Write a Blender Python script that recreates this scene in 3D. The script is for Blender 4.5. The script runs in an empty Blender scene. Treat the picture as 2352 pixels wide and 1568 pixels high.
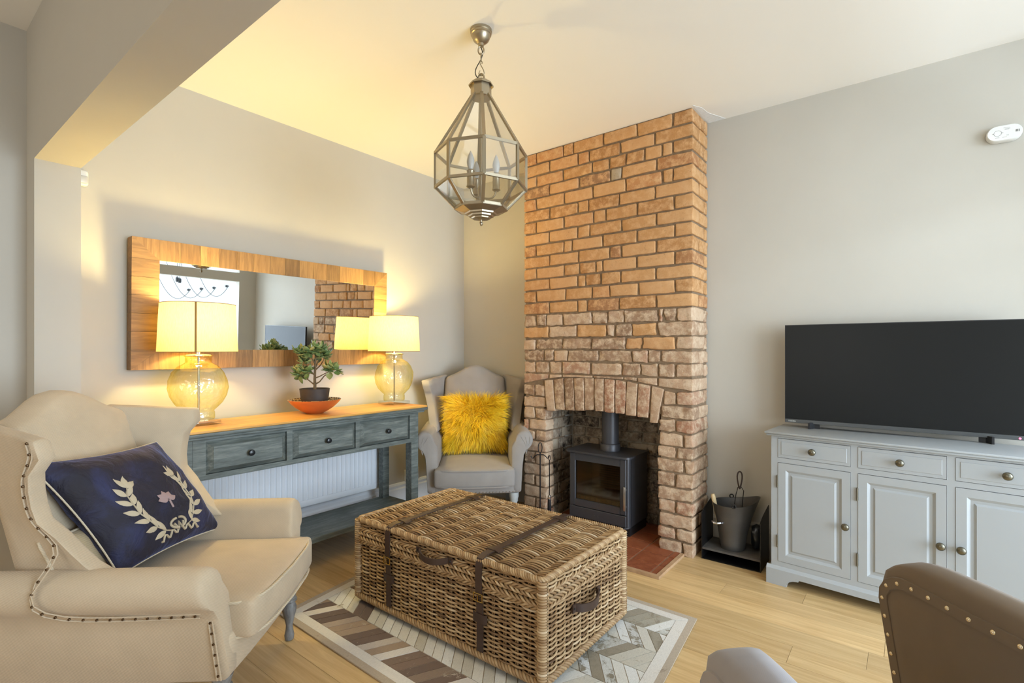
import bpy, bmesh, math, random
import numpy as np
from mathutils import Vector, Matrix, noise

random.seed(7)
PI = math.pi
scene = bpy.context.scene
COL = scene.collection

# ------------------------------------------------------------------ camera
cam_d = bpy.data.cameras.new('camera')
cam_d.sensor_width = 36.0
cam_d.lens = 36.0 * 1165.0 / 2352.0
cam_d.shift_y = 19.0 / 2352.0
cam_d.clip_start = 0.02
cam = bpy.data.objects.new('camera', cam_d)
COL.objects.link(cam)
cam.location = (0, 0, 1.18)
cam.rotation_euler = (PI / 2, 0, math.radians(38.1))
scene.camera = cam

# ------------------------------------------------------------------ world, exposure, daylight
world = bpy.data.worlds.new('world')
scene.world = world
world.use_nodes = True
world.node_tree.nodes['Background'].inputs[0].default_value = (0.80, 0.90, 1.0, 1)
world.node_tree.nodes['Background'].inputs[1].default_value = 1.5
vs = scene.view_settings
vs.view_transform = 'Standard'
vs.look = 'None'
vs.gamma = 1.0
vs.use_curve_mapping = False
vs.exposure = 0.0


def area(name, loc, rot, sx, sy, power, col):
    d = bpy.data.lights.new(name, 'AREA')
    d.shape = 'RECTANGLE'
    d.size, d.size_y, d.energy, d.color = sx, sy, power, col
    o = bpy.data.objects.new(name, d)
    COL.objects.link(o)
    o.location = loc
    o.rotation_euler = rot
    return o


# daylight: kitchen roof light, kitchen garden door; the last is fill added to lift shadows
area('roof_light_daylight', (2.35, 1.75, 2.58), (0, 0, 0), 2.2, 3.4, 70, (0.76, 0.88, 1.0))
area('garden_door_daylight', (3.62, 1.15, 1.25), (0, PI / 2, 0), 2.1, 2.4, 270, (0.72, 0.86, 1.0))
area('front_fill_light', (-1.3, -3.12, 1.45), (PI / 2, 0, 0), 2.0, 1.5, 30, (1.0, 0.92, 0.80))


# ------------------------------------------------------------------ helpers
def lin(r, g, b):
    f = lambda c: (c / 255 / 12.92) if c / 255 <= 0.04045 else ((c / 255 + 0.055) / 1.055) ** 2.4
    return (f(r), f(g), f(b))


INV = {}


def thing(name, label, cat, loc=(0, 0, 0), rotz=0.0, group=None, kind=None):
    o = bpy.data.objects.new(name, None)
    o.empty_display_size = 0.1
    COL.objects.link(o)
    o.location = loc
    o.rotation_euler = (0, 0, rotz)
    INV[o.name] = (Matrix.Translation(loc) @ Matrix.Rotation(rotz, 4, 'Z')).inverted()
    tag(o, label, cat, group, kind)
    return o


def tag(o, label=None, cat=None, group=None, kind=None):
    if label:
        o['label'] = label
    if cat:
        o['category'] = cat
    if group:
        o['group'] = group
    if kind:
        o['kind'] = kind
    return o


def link(name, me, mat, parent=None):
    o = bpy.data.objects.new(name, me)
    COL.objects.link(o)
    if mat is not None and len(me.materials) == 0:
        me.materials.append(mat)
    if parent is not None:
        o.parent = parent
    return o


def obj(name, bm, mat, parent=None, world=False, smooth=35, kind=None, label=None):
    """bmesh -> one mesh object.  world=True: verts are world coordinates, moved into the parent's frame."""
    if world and parent is not None and parent.name in INV:
        bm.transform(INV[parent.name])
    bmesh.ops.recalc_face_normals(bm, faces=bm.faces)
    me = bpy.data.meshes.new(name)
    bm.to_mesh(me)
    bm.free()
    if smooth:
        me.polygons.foreach_set('use_smooth', [True] * len(me.polygons))
        me.set_sharp_from_angle(angle=math.radians(smooth))
    o = link(name, me, mat, parent)
    if kind:
        o['kind'] = kind
    if label:
        o['label'] = label
    return o


def B():
    return bmesh.new()


def box(bm, x0, x1, y0, y1, z0, z1, bev=0.0, seg=1, m=None):
    r = bmesh.ops.create_cube(bm, size=1.0)
    vs_ = r['verts']
    for v in vs_:
        v.co = Vector(((x0 + x1) / 2 + v.co.x * (x1 - x0), (y0 + y1) / 2 + v.co.y * (y1 - y0), (z0 + z1) / 2 + v.co.z * (z1 - z0)))
    if m is not None:
        for v in vs_:
            v.co = m @ v.co
    if bev > 0:
        es = list({e for v in vs_ for e in v.link_edges})
        bmesh.ops.bevel(bm, geom=es, offset=bev, segments=seg, affect='EDGES', profile=0.5, clamp_overlap=True)
    return bm


def soft(bm, half, r, n=(3, 3, 3), fn=None):
    """rounded box built on a shared lattice, fn deforms each point (Vector in local box coordinates)."""
    axes = []
    for h, k in zip(half, n):
        rr = min(r, h * 0.95)
        a = [-h, -h + rr * 0.3, -h + rr] + [(-h + rr) + (2 * (h - rr)) * i / k for i in range(1, k)] + [h - rr, h - rr * 0.3, h]
        axes.append(a)
    rr3 = [min(r, h * 0.95) for h in half]
    X, Y, Z = axes
    nx, ny, nz = len(X) - 1, len(Y) - 1, len(Z) - 1
    cache = {}

    def vert(i, j, k):
        key = (i, j, k)
        if key in cache:
            return cache[key]
        p = Vector((X[i], Y[j], Z[k]))
        q = Vector((max(-half[0] + rr3[0], min(half[0] - rr3[0], p.x)), max(-half[1] + rr3[1], min(half[1] - rr3[1], p.y)), max(-half[2] + rr3[2], min(half[2] - rr3[2], p.z))))
        d = p - q
        if d.length > 1e-9:
            u = Vector((d.x / rr3[0], d.y / rr3[1], d.z / rr3[2]))
            u.normalize()
            p = q + Vector((u.x * rr3[0], u.y * rr3[1], u.z * rr3[2]))
        if fn:
            p = fn(p)
        cache[key] = bm.verts.new(p)
        return cache[key]
    for (a, na, b, nb, c, nc) in ((0, nx, 1, ny, 2, nz), (1, ny, 2, nz, 0, nx), (2, nz, 0, nx, 1, ny)):
        for side in (0, nc):
            for i in range(na):
                for j in range(nb):
                    idx = []
                    for (di, dj) in ((0, 0), (1, 0), (1, 1), (0, 1)):
                        t = [0, 0, 0]
                        t[a], t[b], t[c] = i + di, j + dj, side
                        idx.append(vert(*t))
                    bm.faces.new(idx if side else idx[::-1])
    return bm


def tube(bm, pts, r, sides=8, closed=False, rfn=None, cap=True):
    pts = [Vector(p) for p in pts]
    n = len(pts)
    rings = []
    prev = None
    for i in range(n):
        a = pts[(i - 1) % n] if (closed or i > 0) else pts[i]
        b = pts[(i + 1) % n] if (closed or i < n - 1) else pts[i]
        t = (b - a)
        if t.length < 1e-9:
            t = Vector((0, 0, 1))
        t.normalize()
        if prev is None:
            up = Vector((0, 0, 1)) if abs(t.z) < 0.9 else Vector((1, 0, 0))
            nrm = t.cross(up).normalized()
        else:
            nrm = (prev - t * prev.dot(t))
            nrm = nrm.normalized() if nrm.length > 1e-6 else t.orthogonal().normalized()
        prev = nrm
        bn = t.cross(nrm)
        rad = rfn(i / (n - 1)) if rfn else r
        rings.append([bm.verts.new(pts[i] + (nrm * math.cos(2 * PI * k / sides) + bn * math.sin(2 * PI * k / sides)) * rad) for k in range(sides)])
    m = n if closed else n - 1
    for i in range(m):
        A, Bq = rings[i], rings[(i + 1) % n]
        for k in range(sides):
            bm.faces.new((A[k], A[(k + 1) % sides], Bq[(k + 1) % sides], Bq[k]))
    if cap and not closed:
        bm.faces.new(rings[0][::-1])
        bm.faces.new(rings[-1])
    return bm


def lathe(bm, prof, n=24, c=(0, 0, 0), capb=True, capt=True, fn=None):
    rings = []
    for (r, z) in prof:
        ring = []
        for k in range(n):
            a = 2 * PI * k / n
            p = Vector((r * math.cos(a), r * math.sin(a), z))
            if fn:
                p = fn(p, a)
            ring.append(bm.verts.new(p + Vector(c)))
        rings.append(ring)
    for A, Bq in zip(rings, rings[1:]):
        for k in range(n):
            bm.faces.new((A[k], A[(k + 1) % n], Bq[(k + 1) % n], Bq[k]))
    if capb:
        bm.faces.new(rings[0][::-1])
    if capt:
        bm.faces.new(rings[-1])
    return bm


def prism(bm, poly, fn0, fn1):
    """extrude a 2-D polygon between two mappings (u,v)->Vector"""
    a = [bm.verts.new(fn0(*p)) for p in poly]
    b = [bm.verts.new(fn1(*p)) for p in poly]
    bm.faces.new(a[::-1])
    bm.faces.new(b)
    k = len(poly)
    for i in range(k):
        bm.faces.new((a[i], a[(i + 1) % k], b[(i + 1) % k], b[i]))
    return bm


def text_bm(s, size, m, depth=0.0004):
    cu = bpy.data.curves.new('lettering', 'FONT')
    cu.body = s
    cu.size = size
    cu.extrude = depth
    cu.resolution_u = 2
    o = bpy.data.objects.new('lettering', cu)
    COL.objects.link(o)
    dg = bpy.context.evaluated_depsgraph_get()
    me = bpy.data.meshes.new_from_object(o.evaluated_get(dg))
    bm = B()
    bm.from_mesh(me)
    bm.transform(m)
    bpy.data.objects.remove(o)
    bpy.data.curves.remove(cu)
    bpy.data.meshes.remove(me)
    return bm


def bez(p0, p1, p2, p3, n):
    out = []
    for i in range(n + 1):
        t = i / n
        out.append(Vector(p0) * (1 - t) ** 3 + Vector(p1) * 3 * t * (1 - t) ** 2 + Vector(p2) * 3 * t * t * (1 - t) + Vector(p3) * t ** 3)
    return out


# ------------------------------------------------------------------ materials
MATS = {}


def base_mat(name):
    m = bpy.data.materials.new(name)
    m.use_nodes = True
    nt = m.node_tree
    return m, nt, nt.nodes['Principled BSDF'], nt.nodes['Material Output']


def N(nt, typ, **kw):
    n = nt.nodes.new(typ)
    for k, v in kw.items():
        if k.startswith('i_'):
            key = k[2:]
            n.inputs[int(key) if key.isdigit() else key.replace('_', ' ')].default_value = v
        else:
            setattr(n, k, v)
    return n


def ramp(nt, fac, stops, interp='LINEAR'):
    r = nt.nodes.new('ShaderNodeValToRGB')
    r.color_ramp.interpolation = interp
    el = r.color_ramp.elements
    while len(el) < len(stops):
        el.new(0.5)
    for e, (p, c) in zip(el, stops):
        e.position = p
        e.color = (*c, 1) if len(c) == 3 else c
    nt.links.new(fac, r.inputs[0])
    return r.outputs[0]


def mixc(nt, fac, a, b, typ='MIX'):
    n = nt.nodes.new('ShaderNodeMix')
    n.data_type = 'RGBA'
    n.blend_type = typ
    for sock, v in ((n.inputs[0], fac), (n.inputs[6], a), (n.inputs[7], b)):
        if hasattr(v, 'is_output'):
            nt.links.new(v, sock)
        elif isinstance(v, (int, float)):
            sock.default_value = v
        else:
            sock.default_value = (*v, 1) if len(v) == 3 else v
    return n.outputs[2]


def tex_noise(nt, scale, detail=3, stretch=(1, 1, 1), rough=0.55, coord='Object', distort=0.0):
    tc = nt.nodes.new('ShaderNodeTexCoord')
    mp = nt.nodes.new('ShaderNodeMapping')
    mp.inputs['Scale'].default_value = stretch
    nt.links.new(tc.outputs[coord], mp.inputs[0])
    n = nt.nodes.new('ShaderNodeTexNoise')
    n.inputs['Scale'].default_value = scale
    n.inputs['Detail'].default_value = detail
    n.inputs['Roughness'].default_value = rough
    n.inputs['Distortion'].default_value = distort
    nt.links.new(mp.outputs[0], n.inputs['Vector'])
    return n.outputs[0]


def bump(nt, bs, height, strength, dist):
    b = nt.nodes.new('ShaderNodeBump')
    b.inputs['Strength'].default_value = strength
    b.inputs['Distance'].default_value = dist
    nt.links.new(height, b.inputs['Height'])
    nt.links.new(b.outputs[0], bs.inputs['Normal'])


def plain(name, col, rough=0.6, metal=0.0, var=0.0, vs_=6.0, bmp=0.0, bs_=120.0, bd=0.001, spec=None, stretch=(1, 1, 1), coat=0.0, sheen=0.0):
    m, nt, bs, out = base_mat(name)
    bs.inputs['Roughness'].default_value = rough
    bs.inputs['Metallic'].default_value = metal
    if spec is not None:
        bs.inputs['Specular IOR Level'].default_value = spec
    if coat:
        bs.inputs['Coat Weight'].default_value = coat
        bs.inputs['Coat Roughness'].default_value = 0.15
    if sheen:
        bs.inputs['Sheen Weight'].default_value = sheen
        bs.inputs['Sheen Roughness'].default_value = 0.5
    if var:
        f = tex_noise(nt, vs_, 4, stretch)
        c = ramp(nt, f, [(0.3, tuple(x * (1 - var) for x in col)), (0.7, tuple(min(1, x * (1 + var)) for x in col))])
        nt.links.new(c, bs.inputs['Base Color'])
    else:
        bs.inputs['Base Color'].default_value = (*col, 1)
    if bmp:
        bump(nt, bs, tex_noise(nt, bs_, 3, stretch), bmp, bd)
    MATS[name] = m
    return m


def fabric(name, col, scale=900.0, var=0.06, rough=0.9, strength=0.35, twill=True):
    m, nt, bs, out = base_mat(name)
    bs.inputs['Roughness'].default_value = rough
    bs.inputs['Specular IOR Level'].default_value = 0.2
    bs.inputs['Sheen Weight'].default_value = 0.15
    f = tex_noise(nt, 9, 4)
    c = ramp(nt, f, [(0.3, tuple(x * (1 - var) for x in col)), (0.7, tuple(min(1, x * (1 + var)) for x in col))])
    tc = N(nt, 'ShaderNodeTexCoord')
    mp = N(nt, 'ShaderNodeMapping')
    mp.inputs['Rotation'].default_value = (0.5, 0.6, 0.7)
    nt.links.new(tc.outputs['Object'], mp.inputs[0])
    w = N(nt, 'ShaderNodeTexWave', wave_type='BANDS', bands_direction='DIAGONAL')
    w.inputs['Scale'].default_value = scale / 14.0
    w.inputs['Distortion'].default_value = 1.0
    w.inputs['Detail'].default_value = 1.0
    nt.links.new(mp.outputs[0], w.inputs['Vector'])
    c2 = mixc(nt, w.outputs['Fac'], (0.90, 0.90, 0.90), (1.04, 1.04, 1.04))
    nt.links.new(mixc(nt, 1.0, c, c2, 'MULTIPLY'), bs.inputs['Base Color'])
    bump(nt, bs, w.outputs['Fac'], strength, 0.001)
    MATS[name] = m
    return m


def wood(name, c0, c1, grain=(2, 40, 40), rough=0.5, rnd=0.25, scale=2.2, bmp=0.15, knots=False):
    """grain runs along the axis with the smallest stretch; rnd = lightness change per object"""
    m, nt, bs, out = base_mat(name)
    bs.inputs['Roughness'].default_value = rough
    oi = N(nt, 'ShaderNodeObjectInfo')
    tc = N(nt, 'ShaderNodeTexCoord')
    add = N(nt, 'ShaderNodeVectorMath', operation='ADD')
    mul = N(nt, 'ShaderNodeMath', operation='MULTIPLY')
    mul.inputs[1].default_value = 37.0
    nt.links.new(oi.outputs['Random'], mul.inputs[0])
    nt.links.new(tc.outputs['Object'], add.inputs[0])
    nt.links.new(mul.outputs[0], add.inputs[1])
    mp = N(nt, 'ShaderNodeMapping')
    mp.inputs['Scale'].default_value = grain
    nt.links.new(add.outputs[0], mp.inputs[0])
    n1 = N(nt, 'ShaderNodeTexNoise')
    n1.inputs['Scale'].default_value = scale
    n1.inputs['Detail'].default_value = 6
    n1.inputs['Roughness'].default_value = 0.65
    n1.inputs['Distortion'].default_value = 0.8
    nt.links.new(mp.outputs[0], n1.inputs['Vector'])
    c = ramp(nt, n1.outputs[0], [(0.28, c0), (0.72, c1)])
    if rnd:
        mr = N(nt, 'ShaderNodeMapRange')
        mr.inputs[3].default_value = 1 - rnd
        mr.inputs[4].default_value = 1 + rnd * 0.55
        nt.links.new(oi.outputs['Random'], mr.inputs[0])
        cv = N(nt, 'ShaderNodeCombineColor')
        for k in range(3):
            nt.links.new(mr.outputs[0], cv.inputs[k])
        c = mixc(nt, 1.0, c, cv.outputs[0], 'MULTIPLY')
    nt.links.new(c, bs.inputs['Base Color'])
    bump(nt, bs, n1.outputs[0], bmp, 0.0015)
    MATS[name] = m
    return m


def brick_mat(name, stops, mott, rough=0.9, bmp=0.5, bscale=90, dark=None):
    m, nt, bs, out = base_mat(name)
    bs.inputs['Roughness'].default_value = rough
    bs.inputs['Specular IOR Level'].default_value = 0.15
    oi = N(nt, 'ShaderNodeObjectInfo')
    c = ramp(nt, oi.outputs['Random'], stops)
    f = tex_noise(nt, 26, 8, rough=0.72)
    c = mixc(nt, ramp(nt, f, [(0.44, (0, 0, 0)), (0.62, (1, 1, 1))]), c, mott)
    f3 = tex_noise(nt, 60, 6, rough=0.75)
    c = mixc(nt, ramp(nt, f3, [(0.28, (0.55, 0.55, 0.55)), (0.42, (0, 0, 0))]), c, tuple(x * .45 for x in stops[0][1]))
    if dark:
        f2 = tex_noise(nt, 11, 5, rough=0.7)
        c = mixc(nt, ramp(nt, f2, [(0.50, (0, 0, 0)), (0.66, (1, 1, 1))]), c, dark)
    nt.links.new(c, bs.inputs['Base Color'])
    bump(nt, bs, tex_noise(nt, bscale, 5, rough=0.7), bmp, 0.004)
    MATS[name] = m
    return m


def thin_glass(name, tint, edge, gloss=0.12, rough=0.03, wav=0.0, wscale=20):
    """thin clear glass: transparent, tint deepens at grazing angles, mirror reflection by fresnel"""
    m = bpy.data.materials.new(name)
    m.use_nodes = True
    nt = m.node_tree
    nt.nodes.clear()
    out = N(nt, 'ShaderNodeOutputMaterial')
    tr = N(nt, 'ShaderNodeBsdfTransparent')
    gl = N(nt, 'ShaderNodeBsdfGlossy')
    gl.inputs['Roughness'].default_value = rough
    lw = N(nt, 'ShaderNodeLayerWeight')
    lw.inputs['Blend'].default_value = 0.35
    c = mixc(nt, lw.outputs['Facing'], tint, edge)
    nt.links.new(c, tr.inputs[0])
    fr = N(nt, 'ShaderNodeMath', operation='POWER')
    fr.inputs[1].default_value = 4.0
    nt.links.new(lw.outputs['Facing'], fr.inputs[0])
    mx = N(nt, 'ShaderNodeMixShader')
    sc = N(nt, 'ShaderNodeMath', operation='MULTIPLY_ADD')
    sc.inputs[1].default_value = 0.5
    sc.inputs[2].default_value = gloss * 0.3
    nt.links.new(fr.outputs[0], sc.inputs[0])
    nt.links.new(sc.outputs[0], mx.inputs[0])
    nt.links.new(tr.outputs[0], mx.inputs[1])
    nt.links.new(gl.outputs[0], mx.inputs[2])
    nt.links.new(mx.outputs[0], out.inputs[0])
    if wav:
        b = N(nt, 'ShaderNodeBump')
        b.inputs['Strength'].default_value = wav
        b.inputs['Distance'].default_value = 0.01
        nt.links.new(tex_noise(nt, wscale, 2), b.inputs['Height'])
        for s in (gl.inputs['Normal'], lw.inputs['Normal']):
            nt.links.new(b.outputs[0], s)
    MATS[name] = m
    return m


wall_m = plain('wall_paint', lin(189, 184, 173), 0.85, var=0.02, vs_=3, bmp=0.06, bs_=140)
ceil_m = plain('ceiling_paint', lin(240, 236, 228), 0.9, bmp=0.05, bs_=90)
white_m = plain('white_gloss_paint', lin(228, 232, 238), 0.35)
kitchen_m = plain('kitchen_white_paint', lin(244, 247, 250), 0.8)
oak_m = wood('oak_floor', lin(192, 156, 104), lin(224, 194, 142), (1.2, 22, 22), 0.36, 0.16, 2.0, 0.05)
seam_m = plain('floor_seam', lin(140, 104, 60), 0.8)
brick_up = brick_mat('smooth_orange_brick', [(0, lin(168, 122, 78)), (0.35, lin(188, 142, 94)), (0.7, lin(200, 156, 110)), (0.93, lin(180, 126, 82)), (1, lin(124, 102, 82))], lin(204, 162, 118), 0.85, 0.3, 120)
brick_lo = brick_mat('rough_pale_brick', [(0, lin(146, 116, 92)), (0.4, lin(180, 148, 120)), (0.75, lin(198, 168, 140)), (1, lin(164, 118, 92))], lin(208, 184, 156), 0.95, 1.0, 110)
brick_soot = brick_mat('sooty_brick', [(0, lin(78, 68, 60)), (0.5, lin(140, 122, 104)), (1, lin(176, 158, 134))], lin(176, 162, 142), 0.95, 0.9, 60, dark=lin(26, 24, 23))
mortar_m = plain('mortar', lin(128, 107, 84), 0.95, var=0.2, vs_=40, bmp=0.6, bs_=160, bd=0.003)
mortar_soot = plain('sooty_mortar', lin(150, 140, 122), 0.95, var=0.4, vs_=16, bmp=0.6, bs_=120, bd=0.003)
tile_m = brick_mat('quarry_tile', [(0, lin(132, 74, 50)), (0.5, lin(148, 86, 58)), (1, lin(122, 68, 48))], lin(150, 90, 62), 0.45, 0.1, 60)
grout_m = plain('grout', lin(150, 130, 112), 0.9)
frame_m = wood('reclaimed_pine_upright', lin(120, 88, 48), lin(168, 130, 78), (26, 26, 2.2), 0.55, 0.36, 2.4, 0.12)
frame_h = wood('reclaimed_pine_flat', lin(120, 88, 48), lin(168, 130, 78), (26, 2.2, 26), 0.55, 0.36, 2.4, 0.12)
edge_wood = wood('oak_edging', lin(160, 128, 96), lin(196, 162, 126), (6, 6, 6), 0.5, 0.1)
ctop_m = wood('pine_top', lin(196, 140, 64), lin(224, 172, 92), (18, 1.6, 18), 0.4, 0.05, 2.0, 0.05)


def painted(name, c, hi, lo):
    m, nt, bs, out = base_mat(name)
    bs.inputs['Roughness'].default_value = 0.5
    f = tex_noise(nt, 3.0, 6, (22, 2.0, 22), 0.7)
    f2 = tex_noise(nt, 6.0, 4)
    cc = ramp(nt, f, [(0.28, lo), (0.5, c), (0.74, hi)])
    cc = mixc(nt, ramp(nt, f2, [(0.5, (0, 0, 0)), (0.75, (0.6, 0.6, 0.6))]), cc, lo)
    nt.links.new(cc, bs.inputs['Base Color'])
    MATS[name] = m
    return m


teal_m = painted('distressed_teal_paint', lin(100, 108, 105), lin(142, 148, 140), lin(70, 76, 71))
knob_dark = plain('black_knob', lin(26, 30, 34), 0.3)
mirror_m = plain('mirror_silver', (0.86, 0.88, 0.88), 0.01, metal=1.0)
beige_f = fabric('beige_twill', lin(198, 180, 154), 1500)
grey_f = fabric('grey_linen', lin(152, 146, 140), 1800, strength=0.2)
taupe_f = fabric('taupe_velvet', lin(116, 100, 82), 9000, strength=0.12)
lilac_f = fabric('grey_velvet', lin(156, 152, 154), 9000, strength=0.12)
pipe_m = fabric('cream_piping', lin(206, 192, 166), 900)
nail_dark = plain('bronze_nail', lin(84, 62, 38), 0.4, metal=0.7)
nail_silver = plain('pewter_stud', lin(190, 186, 178), 0.3, metal=0.9)
stud_m = plain('brass_stud', lin(226, 206, 168), 0.25, metal=0.8)
leg_grey = wood('grey_washed_wood', lin(96, 96, 96), lin(150, 150, 148), (20, 20, 3), 0.6, 0.0)
leg_pale = plain('pale_painted_leg', lin(176, 180, 178), 0.5, var=0.08, vs_=20)
cream_f = fabric('cream_cotton', lin(186, 166, 132), 1200)
yellow_base = plain('yellow_backing', lin(190, 140, 10), 0.9)


def velvet():
    m, nt, bs, out = base_mat('navy_velvet')
    bs.inputs['Roughness'].default_value = 0.75
    bs.inputs['Sheen Weight'].default_value = 0.5
    bs.inputs['Sheen Roughness'].default_value = 0.35
    bs.inputs['Sheen Tint'].default_value = (0.22, 0.28, 0.62, 1)
    f = tex_noise(nt, 7, 5, rough=0.6, distort=0.6)
    nt.links.new(ramp(nt, f, [(0.3, lin(26, 22, 28)), (0.52, lin(31, 29, 46)), (0.8, lin(46, 52, 94))]), bs.inputs['Base Color'])
    bump(nt, bs, tex_noise(nt, 12, 5, distort=0.8), 0.8, 0.02)
    return m


navy_m = velvet()
embroid_m = plain('cream_embroidery', lin(188, 174, 148), 0.7, bmp=0.4, bs_=500)
emblem_m = plain('mauve_embroidery', lin(160, 136, 134), 0.7, bmp=0.4, bs_=400)


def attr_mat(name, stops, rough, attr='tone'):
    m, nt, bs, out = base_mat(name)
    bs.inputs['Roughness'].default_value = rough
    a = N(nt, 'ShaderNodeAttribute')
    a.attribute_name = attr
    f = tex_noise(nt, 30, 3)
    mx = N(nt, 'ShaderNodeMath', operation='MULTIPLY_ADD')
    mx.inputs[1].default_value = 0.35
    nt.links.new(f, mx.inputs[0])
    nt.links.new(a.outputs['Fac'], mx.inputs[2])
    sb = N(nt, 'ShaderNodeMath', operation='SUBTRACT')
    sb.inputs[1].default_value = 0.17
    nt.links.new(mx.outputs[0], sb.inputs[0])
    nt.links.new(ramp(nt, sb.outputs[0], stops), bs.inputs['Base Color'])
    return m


wicker_m = attr_mat('wicker', [(0, lin(98, 70, 44)), (0.45, lin(158, 126, 88)), (0.8, lin(196, 168, 128)), (1, lin(218, 198, 168))], 0.55)
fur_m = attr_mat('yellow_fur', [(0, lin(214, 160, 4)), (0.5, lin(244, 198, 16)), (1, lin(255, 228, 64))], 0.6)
wick_dark = plain('wicker_gap_shade', lin(58, 44, 30), 0.9)
leather_m = plain('brown_leather', lin(62, 46, 40), 0.42, var=0.15, vs_=25, bmp=0.2, bs_=400)
brass_m = plain('brass', lin(196, 162, 92), 0.25, metal=1.0)
stove_m = plain('stove_paint', lin(72, 72, 76), 0.42, metal=0.35, bmp=0.05, bs_=600)
stove_dark = plain('stove_dark', lin(40, 40, 42), 0.5, metal=0.3)
chrome_m = plain('chrome', lin(214, 214, 218), 0.18, metal=1.0)
firebrick_m = plain('fire_lining', lin(150, 112, 74), 0.9, var=0.3, vs_=10)
iron_m = plain('black_iron', lin(34, 32, 32), 0.45, metal=0.5)
bucket_m = plain('bucket_grey_metal', lin(92, 90, 88), 0.48, metal=0.5, var=0.1, vs_=12)
ash_m = plain('dusty_steel', lin(78, 74, 70), 0.75, var=0.35, vs_=14)
pale_wood = wood('pale_handle', lin(206, 178, 130), lin(230, 206, 160), (20, 20, 3), 0.5, 0)
side_m = plain('grey_cabinet_paint', lin(162, 166, 168), 0.42)
knob_m = plain('pewter_knob', lin(116, 112, 98), 0.28, metal=0.9)
hinge_m = plain('antique_hinge', lin(120, 116, 104), 0.4, metal=0.8)
tvblack_m = plain('tv_screen', lin(38, 38, 37), 0.25, spec=0.05)
tvbez_m = plain('tv_bezel', lin(84, 86, 86), 0.35, metal=0.4)
tvbody_m = plain('tv_casing', lin(24, 24, 26), 0.5)
plastic_w = plain('white_plastic', lin(226, 226, 222), 0.4)
print_g = plain('grey_print', lin(150, 150, 150), 0.6)
slot_m = plain('dark_slot', lin(70, 70, 68), 0.6)
pewter_m = plain('antique_pewter', lin(168, 156, 134), 0.36, metal=0.9)
flex_m = plain('black_flex', lin(28, 24, 20), 0.5)
bulb_m = plain('frosted_bulb', lin(196, 194, 190), 0.3)
pane_m = thin_glass('lantern_glass', (0.99, 0.99, 0.985), (0.95, 0.95, 0.93), 0.36, 0.10)
amber_m = thin_glass('yellow_glass', (0.99, 0.975, 0.84), (0.90, 0.79, 0.30), 0.25, 0.04, 1.0, 24)
clear_m = thin_glass('clear_acrylic', (0.985, 0.985, 0.97), (0.86, 0.85, 0.78), 0.2, 0.03)
firepane_m = thin_glass('smoked_stove_glass', (0.52, 0.40, 0.29), (0.25, 0.19, 0.14), 0.35, 0.06)
terra_m = plain('terracotta_glaze', lin(186, 96, 46), 0.35, var=0.08, vs_=8)
pot_m = plain('dark_clay_pot', lin(64, 54, 50), 0.6, var=0.15, vs_=15)
soil_m = plain('soil', lin(92, 68, 48), 0.95, var=0.4, vs_=60, bmp=0.8, bs_=90, bd=0.004)
bark_m = plain('succulent_bark', lin(104, 86, 60), 0.8, var=0.25, vs_=40, bmp=0.4, bs_=80)


def leaf_mat():
    m, nt, bs, out = base_mat('jade_leaf')
    bs.inputs['Roughness'].default_value = 0.35
    oi = N(nt, 'ShaderNodeObjectInfo')
    c = ramp(nt, oi.outputs['Random'], [(0, lin(72, 98, 56)), (0.5, lin(108, 132, 76)), (0.85, lin(142, 154, 96)), (1, lin(170, 162, 98))])
    f = tex_noise(nt, 40, 2)
    c = mixc(nt, ramp(nt, f, [(0.5, (0, 0, 0)), (0.8, (0.5, 0.5, 0.5))]), c, lin(156, 160, 110))
    nt.links.new(c, bs.inputs['Base Color'])
    return m


leaf_m = leaf_mat()


def shade_mat():
    m = bpy.data.materials.new('linen_lampshade')
    m.use_nodes = True
    nt = m.node_tree
    nt.nodes.clear()
    out = N(nt, 'ShaderNodeOutputMaterial')
    df = N(nt, 'ShaderNodeBsdfDiffuse')
    tr = N(nt, 'ShaderNodeBsdfTranslucent')
    f = tex_noise(nt, 200, 2, (1, 1, 0.25))
    c = ramp(nt, f, [(0.3, lin(232, 206, 146)), (0.7, lin(240, 216, 160))])
    nt.links.new(c, df.inputs[0])
    nt.links.new(c, tr.inputs[0])
    mx = N(nt, 'ShaderNodeMixShader')
    mx.inputs[0].default_value = 0.15
    nt.links.new(df.outputs[0], mx.inputs[1])
    nt.links.new(tr.outputs[0], mx.inputs[2])
    nt.links.new(mx.outputs[0], out.inputs[0])
    return m


shade_m = shade_mat()
seam_cloth = plain('shade_seam', lin(150, 112, 58), 0.9)


def hide_mat(name, stops, patch, amount):
    m, nt, bs, out = base_mat(name)
    bs.inputs['Roughness'].default_value = 0.85
    bs.inputs['Sheen Weight'].default_value = 0.2
    oi = N(nt, 'ShaderNodeObjectInfo')
    c = ramp(nt, oi.outputs['Random'], stops)
    f = tex_noise(nt, 16, 8, rough=0.8, distort=0.6)
    c = mixc(nt, ramp(nt, f, [(amount, (0, 0, 0)), (amount + 0.06, (1, 1, 1))]), c, patch)
    f2 = tex_noise(nt, 120, 2, (3, 0.6, 1))
    c = mixc(nt, 0.25, c, ramp(nt, f2, [(0.3, (0.3, 0.3, 0.3)), (0.7, (1, 1, 1))]), 'MULTIPLY')
    nt.links.new(c, bs.inputs['Base Color'])
    bump(nt, bs, f2, 0.2, 0.001)
    return m


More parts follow.
